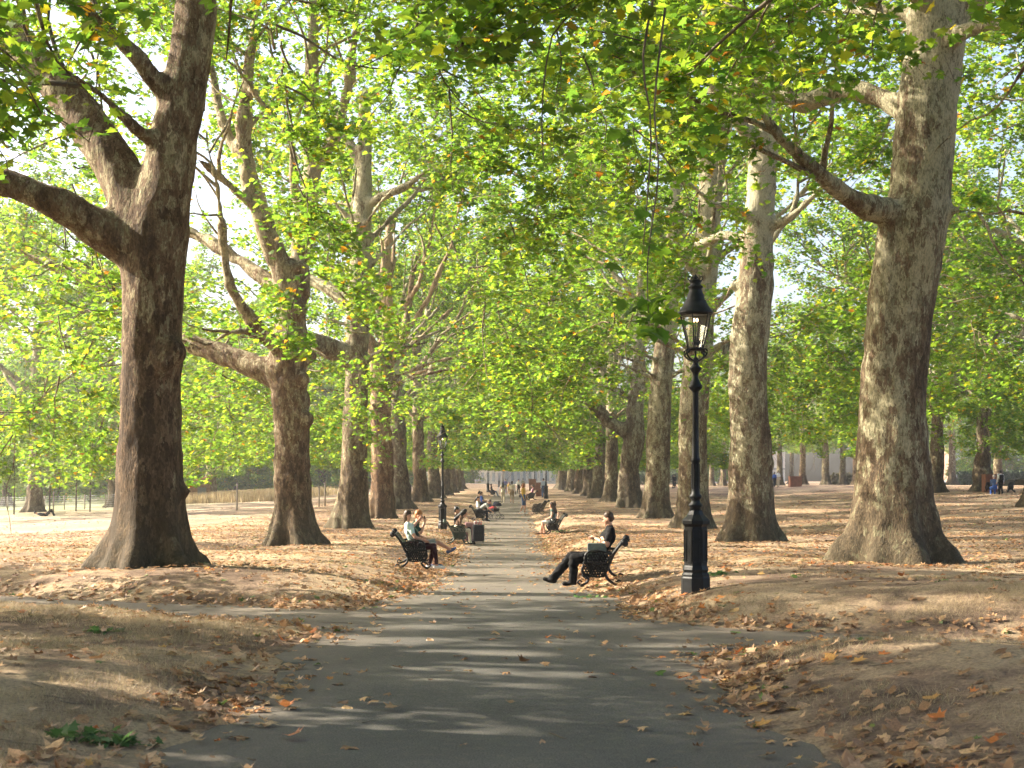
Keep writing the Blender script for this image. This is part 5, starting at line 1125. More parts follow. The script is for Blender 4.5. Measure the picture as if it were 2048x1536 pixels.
def person(J, loc, rz, label, top, bottom, shoe='black', sleeve=.55, legs=1.0, hair='brown', hairstyle='short', skin=None, vox=.022, scale=1.0, female=False, look=(1, 0, -.1), cat='person', group=None, skirt=False, bulk=1.0, neckline=.0, coat=None):
    skin = skin or SK
    ro = empty('person', loc, rz, label=label, category=cat, group=group); ro.scale = (scale,) * 3
    g = Geo(); mats = [skin, CL[top], CL[bottom], CL[shoe]]; S = []
    def bone(a, b, r0, r1, m, sq=1.0, side=(0, 1, 0), cutoff=None, m2=0):
        cap(g, a, b, r0, r1, sq, side); a = np.array(a, float); b = np.array(b, float)
        if cutoff is None or cutoff >= 1: S.append((a, b, (r0 + r1) / 2, m))
        elif cutoff <= 0: S.append((a, b, (r0 + r1) / 2, m2))
        else: mid = a + (b - a) * cutoff; S.append((a, mid, r0, m)); S.append((mid, b, r1, m2))
    w = (.92 if female else 1.0) * bulk; P = {k: np.array(v, float) for k, v in J.items()}
    sv = P['shL'] - P['shR']
    bone(P['pel'], P['waist'], .115 * w, .100 * w, 2, 1.35, sv)
    bone(P['waist'], P['chest'], .100 * w, .115 * w, 1, 1.38, sv)
    bone(P['chest'], P['chest'] * .35 + P['neck'] * .65, .115 * w, .075 * w, 1, 1.62, sv)
    bone(P['chest'] * .2 + P['neck'] * .8, P['head'] * .6 + P['neck'] * .4, .052 * w, .050, 0)
    L = nrm(np.array(look, float)); up = nrm(P['head'] - P['neck'] + np.array([0, 0, .3])); L = nrm(L - .6 * L.dot(up) * up)
    hd = P['head']
    cap(g, hd + up * .035 - L * .015, hd - up * .0 + L * .005, .086, .080, .93, sv); S.append((hd + up * .03, hd, .085, 0))
    cap(g, hd - up * .03 + L * .022, hd - up * .085 + L * .040, .062, .036, 1.0, sv); S.append((hd - up * .03 + L * .02, hd - up * .08 + L * .04, .05, 0))
    cap(g, hd + up * .005 + L * .082, hd - up * .030 + L * .100, .010, .016, 1, sv)
    sn = nrm(sv)
    for s in (1, -1): cap(g, hd + sn * s * .080 + up * .01 - L * .005, hd + sn * s * .082 - up * .025 - L * .002, .018, .013, .6, sv)
    for s, n in ((1, 'L'), (-1, 'R')):
        bone(P['sh' + n], P['el' + n], .058 * w, .042 * w, 1, cutoff=sleeve * 2 if sleeve < .5 else 1, m2=0)
        bone(P['el' + n], P['wr' + n], .043 * w, .027 * w, 1, cutoff=(sleeve - .5) * 2 if sleeve > .5 else 0, m2=0)
        h = nrm(P['wr' + n] - P['el' + n]); hand = P.get('hd' + n, h); hand = nrm(hand)
        cap(g, P['wr' + n], P['wr' + n] + hand * .07, .026, .030, 1.3, (0, 0, 1) if abs(hand[2]) < .8 else (1, 0, 0)); S.append((P['wr' + n], P['wr' + n] + hand * .08, .03, 0))
        lt = legs * 2
        bag = 1.0 if female or legs < 1 else 1.16
        bone(P['hip' + n], P['knee' + n], .090 * w * bag, .064 * w * bag, 2, cutoff=lt if legs < .5 else 1)
        bone(P['knee' + n], P['ank' + n], .062 * w * bag, (.056 if legs >= 1 else .038) * w * bag, 2, cutoff=(legs - .5) * 2 if legs > .5 else 0)
        toe = nrm(np.array(P.get('toe' + n, (1, 0, -.05)), float)); a = P['ank' + n]
        cap(g, a + [0, 0, -.045] - toe * .04, a + [0, 0, -.048] + toe * .15, .042, .036, 1.1, np.cross(toe, (0, 0, 1)) + 1e-4); S.append((a + [0, 0, -.05] - toe * .05, a + [0, 0, -.05] + toe * .17, .04, 3))
    if skirt:
        for s, n in ((1, 'L'), (-1, 'R')): cap(g, P['hip' + n] * .9 + P['pel'] * .1, P['knee' + n] * .85 + P['hip' + n] * .15 + [0, 0, .01], .11, .10, 1.15, sv)
        S.append((P['hipL'], P['kneeL'] * .85 + P['hipL'] * .15, .12, 2)); S.append((P['hipR'], P['kneeR'] * .85 + P['hipR'] * .15, .12, 2))
    V, F, Nn = remeshed(g, vox * 1.12, 3)
    C = V[F].mean(1); D = np.stack([seg_dist(C, a, b) - r for a, b, r, m in S], 1); mi = np.array([s_[3] for s_ in S])[D.argmin(1)]
    # neckline
    wr_ = np.abs(vnoise(V * [1, 1, 1.6], 9.0, 7)); V = V + Nn * (np.isin(np.arange(len(V)), F[mi > 0]) * (.022 * (.4 - wr_)) + .002 * fbm(V, 20, 2, 3))[:, None]
    g = Geo(); g.add(V, F, mi)
    for s, n in ((1, 'L'), (-1, 'R')):    # fingers and thumb rooted inside the palm
        h = nrm(P['wr' + n] - P['el' + n]); hand = nrm(P.get('hd' + n, h)); r0 = P['wr' + n] + hand * .06
        side = nrm(np.cross(hand, (0, 0, 1.0)) + 1e-5); curl = nrm(np.cross(side, hand)) * -1
        if curl[2] > 0 and not P.get('palmup') is not None: curl = -curl
        for q, ln in zip((-.027, -.009, .009, .026), (.062, .074, .068, .052)):
            b0 = r0 + side * q; pts = [b0, b0 + hand * ln * .5 + curl * .006, b0 + hand * ln * .85 + curl * .024, b0 + hand * ln * .95 + curl * .045]
            tubes(g, pts, [.0095, .009, .008, .006], 6, 0, cap=True)
        b0 = P['wr' + n] + hand * .02 + side * -s * .022; tubes(g, [b0, b0 + side * -s * .025 + hand * .03, b0 + side * -s * .03 + hand * .06], [.012, .010, .008], 6, 0, cap=True)
    g.build('body', mats, ro)
    g = Geo()
    for s in (1, -1): ball(g, hd + L * .079 + sn * s * .032 + up * .012, .007, seg=6, rings=5)
    cap(g, hd - up * .058 + L * .083 - sn * .018, hd - up * .058 + L * .083 + sn * .018, .004, .004); g.build('eyes', M_eye, ro)
    # hair
    g = Geo()
    cap(g, hd + up * .056 - L * .018, hd + up * .01 - L * .036, .092, .085, .98, sv)
    cap(g, hd + up * .086 + L * .018, hd + up * .07 - L * .02, .046, .070, 1.25, sv)
    if hairstyle == 'long':
        cap(g, hd - L * .05 + up * .02, P['neck'] * .5 + P['chest'] * .5 - L * .12, .085, .085, 1.15, sv); cap(g, hd - L * .02 + up * .02, P['chest'] - L * .14 + [0, 0, .02], .080, .07, 1.3, sv)
    elif hairstyle == 'pony': cap(g, hd - L * .10 + up * .04, hd - L * .15 - up * .12, .036, .026)
    elif hairstyle == 'bob': cap(g, hd - L * .03 + up * .02, hd - L * .045 - up * .09, .093, .075, 1.12, sv)
    elif hairstyle == 'bun': ball(g, hd + up * .13 - L * .06, .045)
    V, F, Nn = remeshed(g, max(.014, vox * .7), 2); V = V + Nn * (.008 * fbm(V, 30, 2, 5))[:, None]
    g = Geo(); g.add(V, F); g.build('hair', HR[hair], ro)
    return ro
def on_bench(B, y, x=.0): # world location + rotation for someone sitting on bench B at its length coordinate y
    a = B.rotation_euler[2]; bx, by, bz_ = B.location
    return (bx + x * math.cos(a) - y * math.sin(a), by + x * math.sin(a) + y * math.cos(a), bz_), a + math.pi
def at_ground(px, py, dz=0.0):
    X, d, z = ground_at(px, py); return (X, d, z + dz + (.03 if abs(X + .1) < 1.5 else 0))
bpy.context.view_layer.update()
# man with phone on the nearest right bench (he faces the path: bench local -x)
J = pose_sit(-.20, .475, .46, .50)
J.update(hipL=(.02, .09, .50), kneeL=(.44, .10, .50), ankL=(.46, .11, .10), hipR=(.02, -.09, .50), kneeR=(.50, -.10, .52), ankR=(.84, -.12, .12), toeR=(1, -.1, .25),
         elL=(-.16, .27, .76), elR=(-.16, -.27, .76), wrL=(.06, .08, .87), wrR=(.05, -.07, .85), hdL=(.8, -.45, .25), hdR=(.8, .4, .25), neck=(-.22, 0, 1.06), head=(-.17, 0, 1.21), chest=(-.17, 0, .88), waist=(-.06, 0, .68), shL=(-.22, .19, 1.0), shR=(-.22, -.19, 1.0))
loc, a = on_bench(B1, -.52, -.02)
man = person(J, loc, a, 'man in black sitting back on the nearest bench, reading his phone', 'black', 'black', 'black', .32, 1.0, 'brown', 'short', vox=.015, look=(1, 0, -.5), bulk=1.24)
g = Geo(); box(g, (.165, .0, .905), (.15, .075, .009), rot=np.array(Matrix.Rotation(math.radians(-28), 3, 'Y')), bev=.003)
ph = g.build('phone', simple("phone_black", (.01, .01, .012), .2, 0, .0, 10, .5)); ph.location = loc; ph.rotation_euler = (0, 0, a); tag(ph, label='black phone held by the man on the nearest bench', category='phone')
g = Geo(); ball(g, (-.03, .10, .98), (.004, .014, .014)); ball(g, (-.075, .075, 1.01), (.004, .006, .006)); g.build('shirt_badge', CL['white'], man)
g = Geo(); box(g, (0, 0, .16), (.34, .10, .32), bev=.012); tb = g.build('tote_bag', simple("pale_canvas", (.13, .15, .13), .8))
for s in (-.03, .03):
    g = Geo(); c = catmull([[-.07, s, .31, .006], [-.05, s, .42, .006], [.05, s, .42, .006], [.07, s, .31, .006]], .03); tubes(g, c[:, :3], c[:, 3], 5); g.build('handle', CL['black'], tb)
l2, _ = on_bench(B1, -.78, -.04); tb.location = (l2[0], l2[1], l2[2] + .468); tb.rotation_euler = (0, 0, a); tag(tb, label='pale shopping bag on the bench seat behind the arm rest', category='bag')
# pair on the nearest left bench
J = pose_sit(-.16, .475, .44, .44); J.update(elR=(.02, -.25, .72), wrR=(.24, -.12, .64), elL=(-.02, .34, .96), wrL=(.12, .52, 1.12), hdL=(.4, .6, .5), ankL=(.34, .10, .09), ankR=(.50, -.12, .09))
J = {k: (v if len(v) == 3 else v) for k, v in J.items()}
loc, a = on_bench(B2, .52, -.02)
# this bench is turned, so the near end is at local +y
person(J, loc, a, 'young man in a white tee and dark trousers on the nearest left bench', 'mint', 'maroon', 'white', .30, .92, 'brown', 'bob', vox=.018, look=(.7, -.75, -.05))
J = pose_sit(-.02, .475, .44, .44); J.update(neck=(.04, 0, 1.03), head=(.08, 0, 1.18), elR=(.12, -.24, .80), wrR=(.22, -.10, 1.06), hdR=(-.2, .2, .6), kneeL=(.46, .0, .60), ankL=(.78, -.05, .42), toeL=(.9, 0, .45))
loc, a = on_bench(B2, -.12, -.04)
pr = person(J, loc, a, 'ginger haired person in dark green holding a phone to the face, one leg crossed', 'green', 'grey', 'denim', .34, .45, 'ginger', 'short', vox=.018, look=(.8, -.6, 0))
g = Geo(); box(g, (.21, -.07, 1.11), (.02, .075, .15), bev=.004); p2 = g.build('phone', simple("phone_dark", (.01, .01, .012), .2)); p2.location = loc; p2.rotation_euler = (0, 0, a); tag(p2, label='dark phone held up by the ginger haired person', category='phone')
# three on the green bench
J = pose_sit(-.05, .475); loc, a = on_bench(B3, .15, 0); person(J, loc, a, 'woman with dark tied hair in a black jacket, seated on the green bench', 'black', 'black', 'black', 1.0, 1.0, 'black', 'bun', vox=.02, look=(.9, -.3, -.1), female=True)
loc, a = on_bench(B3, -.45, 0); person(pose_sit(-.02, .475), loc, a, 'grey haired person seated at the far end of the green bench', 'black', 'black', 'black', 1.0, 1.0, 'greyh', 'short', vox=.02, look=(1, 0, -.4))
J = pose_sit(.16, .475, .46, .50, .08); J['chest'] = (.10, 0, .86); J['neck'] = (.24, 0, 1.0); J['head'] = (.31, 0, 1.13)
loc, a = on_bench(B3, .66, .05); person(J, loc, a, 'woman with very long black hair and cream trousers leaning forward on the green bench', 'brown', 'cream', 'black', 1.0, 1.0, 'black', 'long', vox=.02, look=(1, .2, -.5), female=True)
# bench 4
J = pose_sit(-.08, .475); loc, a = on_bench(B4, -.1, 0); person(J, loc, a, 'woman in white with a dark ponytail sitting beside a bending man', 'white', 'white', 'white', .4, 1.0, 'black', 'pony', vox=.03, look=(.9, -.2, 0), female=True)
J = pose_sit(.3, .475, .44, .44); J.update(waist=(.12, 0, .68), chest=(.32, 0, .84), neck=(.50, 0, .96), head=(.60, 0, 1.04), shL=(.42, .18, .95), shR=(.42, -.18, .95), elL=(.52, .22, .68), elR=(.52, -.22, .68), wrL=(.72, .12, .52), wrR=(.72, -.12, .52))
loc, a = on_bench(B4, .45, 0); person(J, loc, a, 'man in a grey tee bending forward over a stroller', 'grey', 'navy', 'black', .3, 1.0, 'brown', 'short', vox=.025, look=(.7, 0, -.6))
loc, a = on_bench(B5, .3, 0); person(pose_sit(-.12, .475), loc, a, 'boy in a blue shirt with reddish brown hair on the bench behind the stroller', 'blue', 'denim', 'black', .35, 1.0, 'brown', 'short', vox=.03)
J = pose_sit(-.25, .475, .46, .75); loc, a = on_bench(B5, -.45, 0); pb = person(J, loc, a, 'person in a brown jacket and navy beanie stretching the legs out', 'brown', 'tan', 'tan', 1.0, 1.0, 'black', 'short', vox=.03)
g = Geo(); J_h = np.array(J['head']); cap(g, J_h + [0, 0, .07], J_h + [-.02, 0, .05], .095, .098); ball(g, J_h + [0, 0, .18], .02); g.build('beanie', CL['navy'], pb)
for y_, lb in ((.35, 'dark clothed person seated on the far left bench, nearer of two'), (-.4, 'person in dark green sitting at the far end of the far left bench')):
    loc, a = on_bench(B6, y_, 0); person(pose_sit(-.1, .475, .45, .6), loc, a, lb, 'black' if y_ > 0 else 'dgreen', 'denim', 'black', 1.0, 1.0, 'black', 'short', vox=.035)
# right benches
J = pose_sit(.05, .475, .44, .30); J.update(ankL=(.36, .10, .09), ankR=(.52, -.08, .09)); loc, a = on_bench(B7, -.45, -.05)
person(J, loc, a, 'woman in a green top with long brown hair and a white skirt', 'dgreen', 'white', 'brown', .05, .45, 'brown', 'long', vox=.02, look=(1, -.2, -.3), female=True, skin=SK)
J = pose_sit(-.04, .475, .44, .46); J.update(elL=(-.2, .30, .86), wrL=(-.16, .36, .68)); loc, a = on_bench(B7, .15, -.03)
person(J, loc, a, 'woman in a white tee sitting beside the long haired one', 'white', 'brown', 'brown', .3, .5, 'brown', 'bun', vox=.02, look=(.9, .3, -.2), female=True)
for y_, tp, bt, h, lb in ((-.6, 'stripe', 'brown', 'brown', 'person in a dark striped top at the near end of the far crowded bench'), (0, 'white', 'grey', 'greyh', 'person in white in the middle of the far crowded bench'), (.5, 'red', 'navy', 'black', 'person in red at the back of the far crowded bench')):
    loc, a = on_bench(B9, y_, 0); person(pose_sit(-.08, .475), loc, a, lb, tp, bt, 'black', .5, 1.0, h, 'short', vox=.035)
# walkers and standers
def walker(px, py, rz, label, top, bottom, stride=.5, **kw):
    vox = kw.pop('vox', .03); sc = kw.pop('scale', 1.0)
    return person(pose_stand(stride), at_ground(px, py, .0), rz, label, top, bottom, vox=vox, scale=sc, **kw)
H = math.pi / 2
yj = walker(1047, 1029, -.35, 'person in a yellow jacket and dark shorts standing on the path', 'yellow', 'denim', .15, sleeve=1.0, legs=.42, hair='ginger', hairstyle='bob', shoe='white', scale=1.10, vox=.025, look=(1, .2, -.3))
g = Geo(); box(g, (-.18, .05, 1.02), (.16, .26, .18), bev=.04); g.build('waist_bag', CL['black'], yj)
walker(1006, 1008.5, H, 'woman in a beige trouser suit walking away', 'cream', 'beige', .55, sleeve=.1, hair='black', hairstyle='long', shoe='cream', female=True, scale=1.02)
mb = walker(1024, 1007.5, H, 'walker in a cream shirt and tan shorts with a shoulder bag', 'cream', 'tan', -.6, sleeve=.5, legs=.66, hair='black', hairstyle='bob', shoe='brown', scale=1.04)
g = Geo(); box(g, (.02, -.30, .80), (.26, .08, .26), bev=.02); g.build('bag', CL['green'], mb); g = Geo(); tubes(g, [[(.02, -.28, .92), (-.02, -.05, 1.3), (.0, .16, 1.5)]], [[.012, .012, .012]], 5); g.build('strap', CL['black'], mb)
walker(1011, 987, -H, 'man in a purple blue tee walking towards the camera', 'purple', 'denim', .5, sleeve=.35, hair='black', look=(1, 0, 0), vox=.035)
walker(1018, 990, -H, 'child with ginger hair in yellow behind the walking pair', 'yellow', 'tan', .3, sleeve=.5, hair='ginger', hairstyle='bob', scale=.82, vox=.035)
walker(1037, 989, -H, 'person in a white shirt and black trousers walking towards the camera', 'white', 'black', .5, sleeve=.9, hair='black', vox=.035)
walker(1087, 995, H + .4, 'man in a pale blue shirt and jeans beside the right lamp post', 'lblue', 'denim', .1, sleeve=.9, hair='brown', vox=.03, look=(.6, .5, -.2))
walker(1046, 985, H, 'dark clothed walker on the far path behind the yellow jacket', 'grey', 'black', .4, sleeve=1.0, hair='black', vox=.04)
walker(1346, 977, .5, 'dark clothed person standing far off between right row trunks', 'black', 'black', .1, sleeve=1.0, hair='black', vox=.045)
walker(1350, 976, 2.2, 'second dark figure standing just behind the first between right row trunks', 'navy', 'black', .1, sleeve=1.0, hair='black', vox=.045)
walker(1549, 974.5, 1.0, 'person in a bright blue top in the far right gap', 'blue', 'navy', .1, sleeve=1.0, hair='black', vox=.045, scale=.92)
walker(1556, 974.5, 1.3, 'person in white standing next to the blue one in the far right gap', 'white', 'beige', .1, sleeve=.5, hair='brown', vox=.045)
bpk = walker(2001, 989, H, 'person in white and black wearing a black backpack near the far right bench', 'white', 'black', .05, sleeve=1.0, hair='black', vox=.03, scale=.86)
g = Geo(); box(g, (-.20, 0, 1.22), (.18, .30, .42), bev=.05); g.build('backpack', CL['black'], bpk)
J = pose_sit(.1, .40, .40, .30); X, d, z = ground_at(1989, 989); person(J, (X, d, z - .02), H, 'person in dark blue crouching beside the backpack wearer', 'denim', 'blue', 'white', 1.0, 1.0, 'greyh', 'short', vox=.035)
for px, tp, lb in ((1881, 'red', 'person in red sitting on the grass far right'), (1889, 'lblue', 'person in pale blue sitting on the grass far right'), (1898, 'white', 'person in white sitting on the grass under a far right tree')):
    X, d, z = ground_at(px, 968.5); J = pose_sit(.0, .10, .45, .70); J['kneeL'] = (.4, .1, .4); J['kneeR'] = (.4, -.1, .4); person(J, (X, d, z), .8, lb, tp, 'navy', 'black', .5, 1.0, 'black', 'short', vox=.05)
# someone lying on the meadow
X, d, z = ground_at(93, 1033)
J = dict(pel=(0, 0, .14), waist=(-.18, 0, .14), chest=(-.40, 0, .16), neck=(-.56, 0, .20), head=(-.70, 0, .26), hipL=(0, .09, .13), hipR=(0, -.09, .13), kneeL=(.30, .10, .46), kneeR=(.32, -.1, .44), ankL=(.48, .1, .09), ankR=(.52, -.1, .09), shL=(-.50, .18, .16), shR=(-.50, -.18, .16), elL=(-.34, .28, .10), elR=(-.34, -.28, .10), wrL=(-.12, .16, .24), wrR=(-.12, -.16, .24))
person(J, (X, d, z), 0.1, 'person in dark clothes lying on the left meadow', 'navy', 'black', 'white', 1.0, 1.0, 'black', 'short', vox=.04)

# ------------------------------------------------------------------ luggage and stroller
def suitcase(px, py, col, w, h, d_, label, rz=0.0):
    X, d, z = ground_at(px, py); z += .03
    m = simple('suitcase_shell', col, .35, 0, .08, 8, .5)
    ro = empty('suitcase', (X, d, z), rz, label=label, category='suitcase')
    g = Geo(); box(g, (0, 0, .05 + h / 2), (w, d_, h), bev=.035); g.build('shell', m, ro)
    g = Geo()
    for k in range(7):      # raised quilted ribs on the shell
        for s in (-1, 1):
            x0 = -w / 2 + .04 + k * (w - .08) / 6
            tubes(g, [[(x0 - .03 * s, -d_ / 2 - .003, .10), (x0, -d_ / 2 - .006, .05 + h / 2), (x0 + .03 * s, -d_ / 2 - .003, h)]], [[.006] * 3], 4)
    g.build('rib', m, ro, kind='stuff')
    wm = simple('wheel_rubber', (.01, .01, .01), .6)
    for sx in (-1, 1):
        for sy in (-1, 1):
            g = Geo(); tubes(g, [[(sx * (w / 2 - .05) - .014, sy * (d_ / 2 - .05), .026), (sx * (w / 2 - .05) + .014, sy * (d_ / 2 - .05), .026)]], [[.026, .026]], 12, cap=True); g.build('wheel', wm, ro)
    g = Geo(); c = catmull([[-.09, d_ / 2 - .03, .05 + h, .009], [-.09, d_ / 2 - .03, .17 + h, .009], [0, d_ / 2 - .03, .185 + h, .010], [.09, d_ / 2 - .03, .17 + h, .009], [.09, d_ / 2 - .03, .05 + h, .009]], .03); tubes(g, c[:, :3], c[:, 3], 6); g.build('handle', wm, ro)
    return ro, (X, d, z)
s2, p2_ = suitcase(941, 1086, (.30, .16, .17), .42, .70, .27, 'dusty pink suitcase standing behind the black one')
s1, p1_ = suitcase(957, 1087, (.014, .016, .024), .44, .62, .28, 'large black suitcase with a red and white bag on top')
g = Geo(); box(g, (0, 0, .07), (.30, .18, .14), bev=.02); bgm, nt, b_, o_ = new_mat('red_white_bag')
tc = N(nt, 'TexCoord'); ck = N(nt, 'TexNoise', i_Scale=22.0, i_Detail=1.0); nt.links.new(tc.outputs['Object'], ck.inputs[0]); rp = ramp(nt, [(.47, (.62, .56, .52)), (.53, (.55, .12, .12))]); nt.links.new(ck.outputs['Fac'], rp.inputs[0]); nt.links.new(rp.outputs[0], b_.inputs['Base Color'])
o = g.build('carrier_bag', bgm, None, label='red and white bag lying on top of the black suitcase', category='bag'); o.location = (p1_[0] - .02, p1_[1] - .03, p1_[2] + .67)
g = Geo(); c = catmull([[-.08, 0, .13, .006], [-.08, 0, .22, .006], [.08, 0, .22, .006], [.08, 0, .13, .006]], .03); tubes(g, c[:, :3], c[:, 3], 5); g.build('handle', CL['tan'], o)
X, d, z = ground_at(989, 1040); st = empty('stroller', (X, d, z + .03), -.5, label='dark stroller with a red blanket standing before the bending man', category='stroller')
ir = simple('stroller_frame', (.02, .02, .02), .4)
g = Geo()
for s in (-.24, .24):
    tubes(g, [[(-.38, s, .14), (.0, s, .45), (.35, s, 1.0)]], [[.014] * 3], 6); tubes(g, [[(.34, s, .14), (.12, s, .45), (-.25, s, .62)]], [[.014] * 3], 6)
tubes(g, [[(.35, -.24, 1.0), (.35, .24, 1.0)]], [[.018, .018]], 6, cap=True); g.build('frame', ir, st)
for x_ in (-.38, .34):
    for s in (-.26, .26):
        g = Geo(); th = np.linspace(0, 2 * math.pi, 17); tubes(g, np.stack([x_ + .12 * np.cos(th), np.full(17, s), .14 + .12 * np.sin(th)], 1), np.full(17, .02), 6)
        for k in range(3): a = k * math.pi / 3; tubes(g, [[(x_ - .12 * math.cos(a), s, .14 - .12 * math.sin(a)), (x_ + .12 * math.cos(a), s, .14 + .12 * math.sin(a))]], [[.006] * 2], 4)
        g.build('wheel', ir, st)
g = Geo(); cap(g, (-.28, 0, .50), (.12, 0, .60), .14, .17, 1.3); V, F, _n = remeshed(g, .03, 2); V[:, 2] = np.minimum(V[:, 2], .62); g = Geo(); g.add(V, F); g.build('seat', CL['black'], st)
g = Geo(); cap(g, (-.30, 0, .58), (-.02, 0, .63), .10, .13, 1.4); g.build('blanket', CL['red'], st)
g = Geo(); cap(g, (.12, 0, .82), (.24, 0, .78), .20, .18, 1.15); V, F, _n = remeshed(g, .03, 2); k = (V[:, 2] > .74); g = Geo(); V[:, 2] = np.maximum(V[:, 2], .74); g.add(V, F); g.build('hood', CL['navy'], st)

# ------------------------------------------------------------------ far things
M_rust = simple('rusty_brown_paint', (.20, .075, .04), .7, 0, .12, 3)
def crate(px, py, w, dp, h, label, rz=0.0):
    X, d, z = ground_at(px, py); ro = empty('service_box', (X, d, z), rz, label=label, category='box')
    g = Geo(); box(g, (0, 0, h / 2 - .02), (w, dp, h), bev=.02); g.build('casing', M_rust, ro)
    g = Geo(); box(g, (0, 0, h + .015), (w + .08, dp + .08, .05), bev=.01); g.build('lid', M_rust, ro)
    for k in range(3): g = Geo(); box(g, (-w / 2 + w * (k + .5) / 3, -dp / 2 - .012, h / 2), (w / 3 - .05, .02, h - .2)); g.build('panel', M_rust, ro)
crate(1079, 992.5, .75, .8, 1.35, 'rusty brown box beside the far crowded bench'); crate(1065, 981, .95, .8, 1.5, 'brown box standing further back behind the bench')
crate(1590, 973.5, 1.2, .9, 1.05, 'low brown box between far trunks on the right'); crate(1979, 984, .8, .8, 1.15, 'rusty brown box behind the knotty tree at the far right')
M_wall = simple('pale_render', (.62, .60, .56), .8, 0, .05, .8); M_win = simple('window_glass', (.30, .35, .40), .15, 0, .1, 1.0, .6); M_band = simple('grey_band', (.16, .17, .19), .6); M_brick = simple('brown_brick', (.24, .15, .11), .9, 0, .15, 4)
def building(pxa, pxb, d, h, storeys, nwin, label, wall=M_wall, z0=None, depth=12, shop=True):
    xa, xb = px_to_x(pxa, d), px_to_x(pxb, d); z0 = gz((xa + xb) / 2, d) - .3 if z0 is None else z0; w = xb - xa
    ro = empty('building', ((xa + xb) / 2, d, z0), 0, label=label, category='building')
    g = Geo(); box(g, (0, depth / 2, h / 2), (w, depth, h)); g.build('wall', wall, ro)
    g = Geo(); box(g, (0, depth / 2 - .15, h + .2), (w + .6, depth + .5, .5)); g.build('roof', M_band, ro)
    sh = h / storeys; wm = Geo(); box(wm, (0, 0, 0), (w / nwin * .5, .10, sh * .58)); me = wm.mesh('window', [M_win]); fm = Geo(); box(fm, (0, 0, 0), (w / nwin * .56, .06, sh * .66)); fme = fm.mesh('window_frame', [M_wall])
    for s in range(storeys):
        for k in range(nwin):
            o = link(me, 'window', ro); o.location = (-w / 2 + w * (k + .5) / nwin, -.10, sh * (s + .52)); f = link(fme, 'window_frame', o); f.location = (0, .04, 0)
        if s: g = Geo(); box(g, (0, -.06, sh * s), (w, .3, .25)); g.build('string_course', M_band if shop and s == 1 else wall, ro)
    return ro
building(926, 1004, 345, 11, 3, 7, 'pale building across the far end of the path, left half'); building(1008, 1112, 350, 13, 3, 9, 'white fronted building across the far end of the path, right half')
building(1400, 1570, 352, 15, 4, 9, 'pale grey office building glimpsed behind the far right trunks'); building(1905, 2090, 330, 9, 2, 9, 'low brown brick building behind the dark hedge on the far right', M_brick)
building(700, 905, 372, 12, 3, 10, 'far pale terrace behind the trunks of the left row')
M_hedge = leaf_material("hedge_leaf", [(0, (.018, .040, .014)), (1, (.045, .075, .022))], .25, 2.0); M_hedge2 = leaf_material("dry_hedge_leaf", [(0, (.08, .075, .03)), (1, (.16, .13, .06))], .25, 2.0)
def hedge(pxa, pxb, d, h, label, mat, n=2600, thick=1.4):
    xa, xb = px_to_x(pxa, d), px_to_x(pxb, d); zz = gz((xa + xb) / 2, d); ro = empty('hedge', ((xa + xb) / 2, d, zz), label=label, category='hedge'); w = xb - xa
    P = np.stack([rng.uniform(-w / 2, w / 2, n), rng.uniform(-thick / 2, thick / 2, n), rng.uniform(0, 1, n) ** .8 * h], 1); P[:, 2] *= 1 + .12 * noise2(P[:, 0], P[:, 1], .6, 5)
    q = rng.random(n) < .5; P[q, 1] = -thick / 2 + rng.uniform(-.1, .1, q.sum())
    nn = nrm(rng.normal(0, 1, (n, 3)) + [0, -.6, .5]); dd = nrm(np.cross(nn, rng.normal(0, 1, (n, 3)))); g = Geo(); leaf_quads(g, P, nn, dd, rng.uniform(.25, .5, n), rng.random(n), 3); g.build('foliage', mat, ro, kind='stuff')
    g = Geo(); st = np.stack([np.stack([np.linspace(-w / 2, w / 2, 14), np.zeros(14), np.zeros(14)], 1), np.stack([np.linspace(-w / 2, w / 2, 14), np.zeros(14), np.full(14, h * .8)], 1)], 1); tubes(g, st, np.full((14, 2), .05), 4); g.build('stems', M_twig, ro, kind='stuff')
hedge(1478, 1545, 214, 1.5, 'low brownish hedge between far trunks in the right gap', M_hedge2, 1200); hedge(1660, 1725, 222, 1.8, 'brownish hedge beside the massive first right trunk, far off', M_hedge2, 1200)
hedge(1915, 2075, 205, 2.0, 'long dark green clipped hedge on the far right', M_hedge, 4000); hedge(1250, 1420, 262, 2.2, 'dark hedge glimpsed behind the right row trunks', M_hedge, 2500)
# left meadow: fence, saplings, hut, long grass
M_post = simple('grey_post_wood', (.24, .20, .16), .85); M_wire = simple('galvanised_wire', (.35, .36, .36), .5, .6)
X0, d0, z0 = ground_at(-20, 1022); X1, d1, z1 = ground_at(300, 1016)
fe = empty('fence', (0, 0, 0), label='wire mesh park fence on posts along the far side of the left meadow', category='fence')
nP = 9; fx = np.linspace(X0, X1, nP); fy = np.linspace(d0, d1, nP); fz = terrain(fx, fy)
for k in range(nP): g = Geo(); tubes(g, [[(fx[k], fy[k], fz[k] - .1), (fx[k], fy[k], fz[k] + 1.25)]], [[.05, .05]], 8, cap=True); g.build('post', M_post, fe)
g = Geo()
for hh in np.linspace(.1, 1.15, 7): tubes(g, [np.stack([fx, fy, fz + hh], 1)], [np.full(nP, .008)], 3)
m_ = 160; ux = np.linspace(X0, X1, m_); uy = np.linspace(d0, d1, m_); uz = terrain(ux, uy); tubes(g, np.stack([np.stack([ux, uy, uz + .1], 1), np.stack([ux, uy, uz + 1.15], 1)], 1), np.full((m_, 2), .006), 3); g.build('wire_mesh', M_wire, fe, kind='stuff')
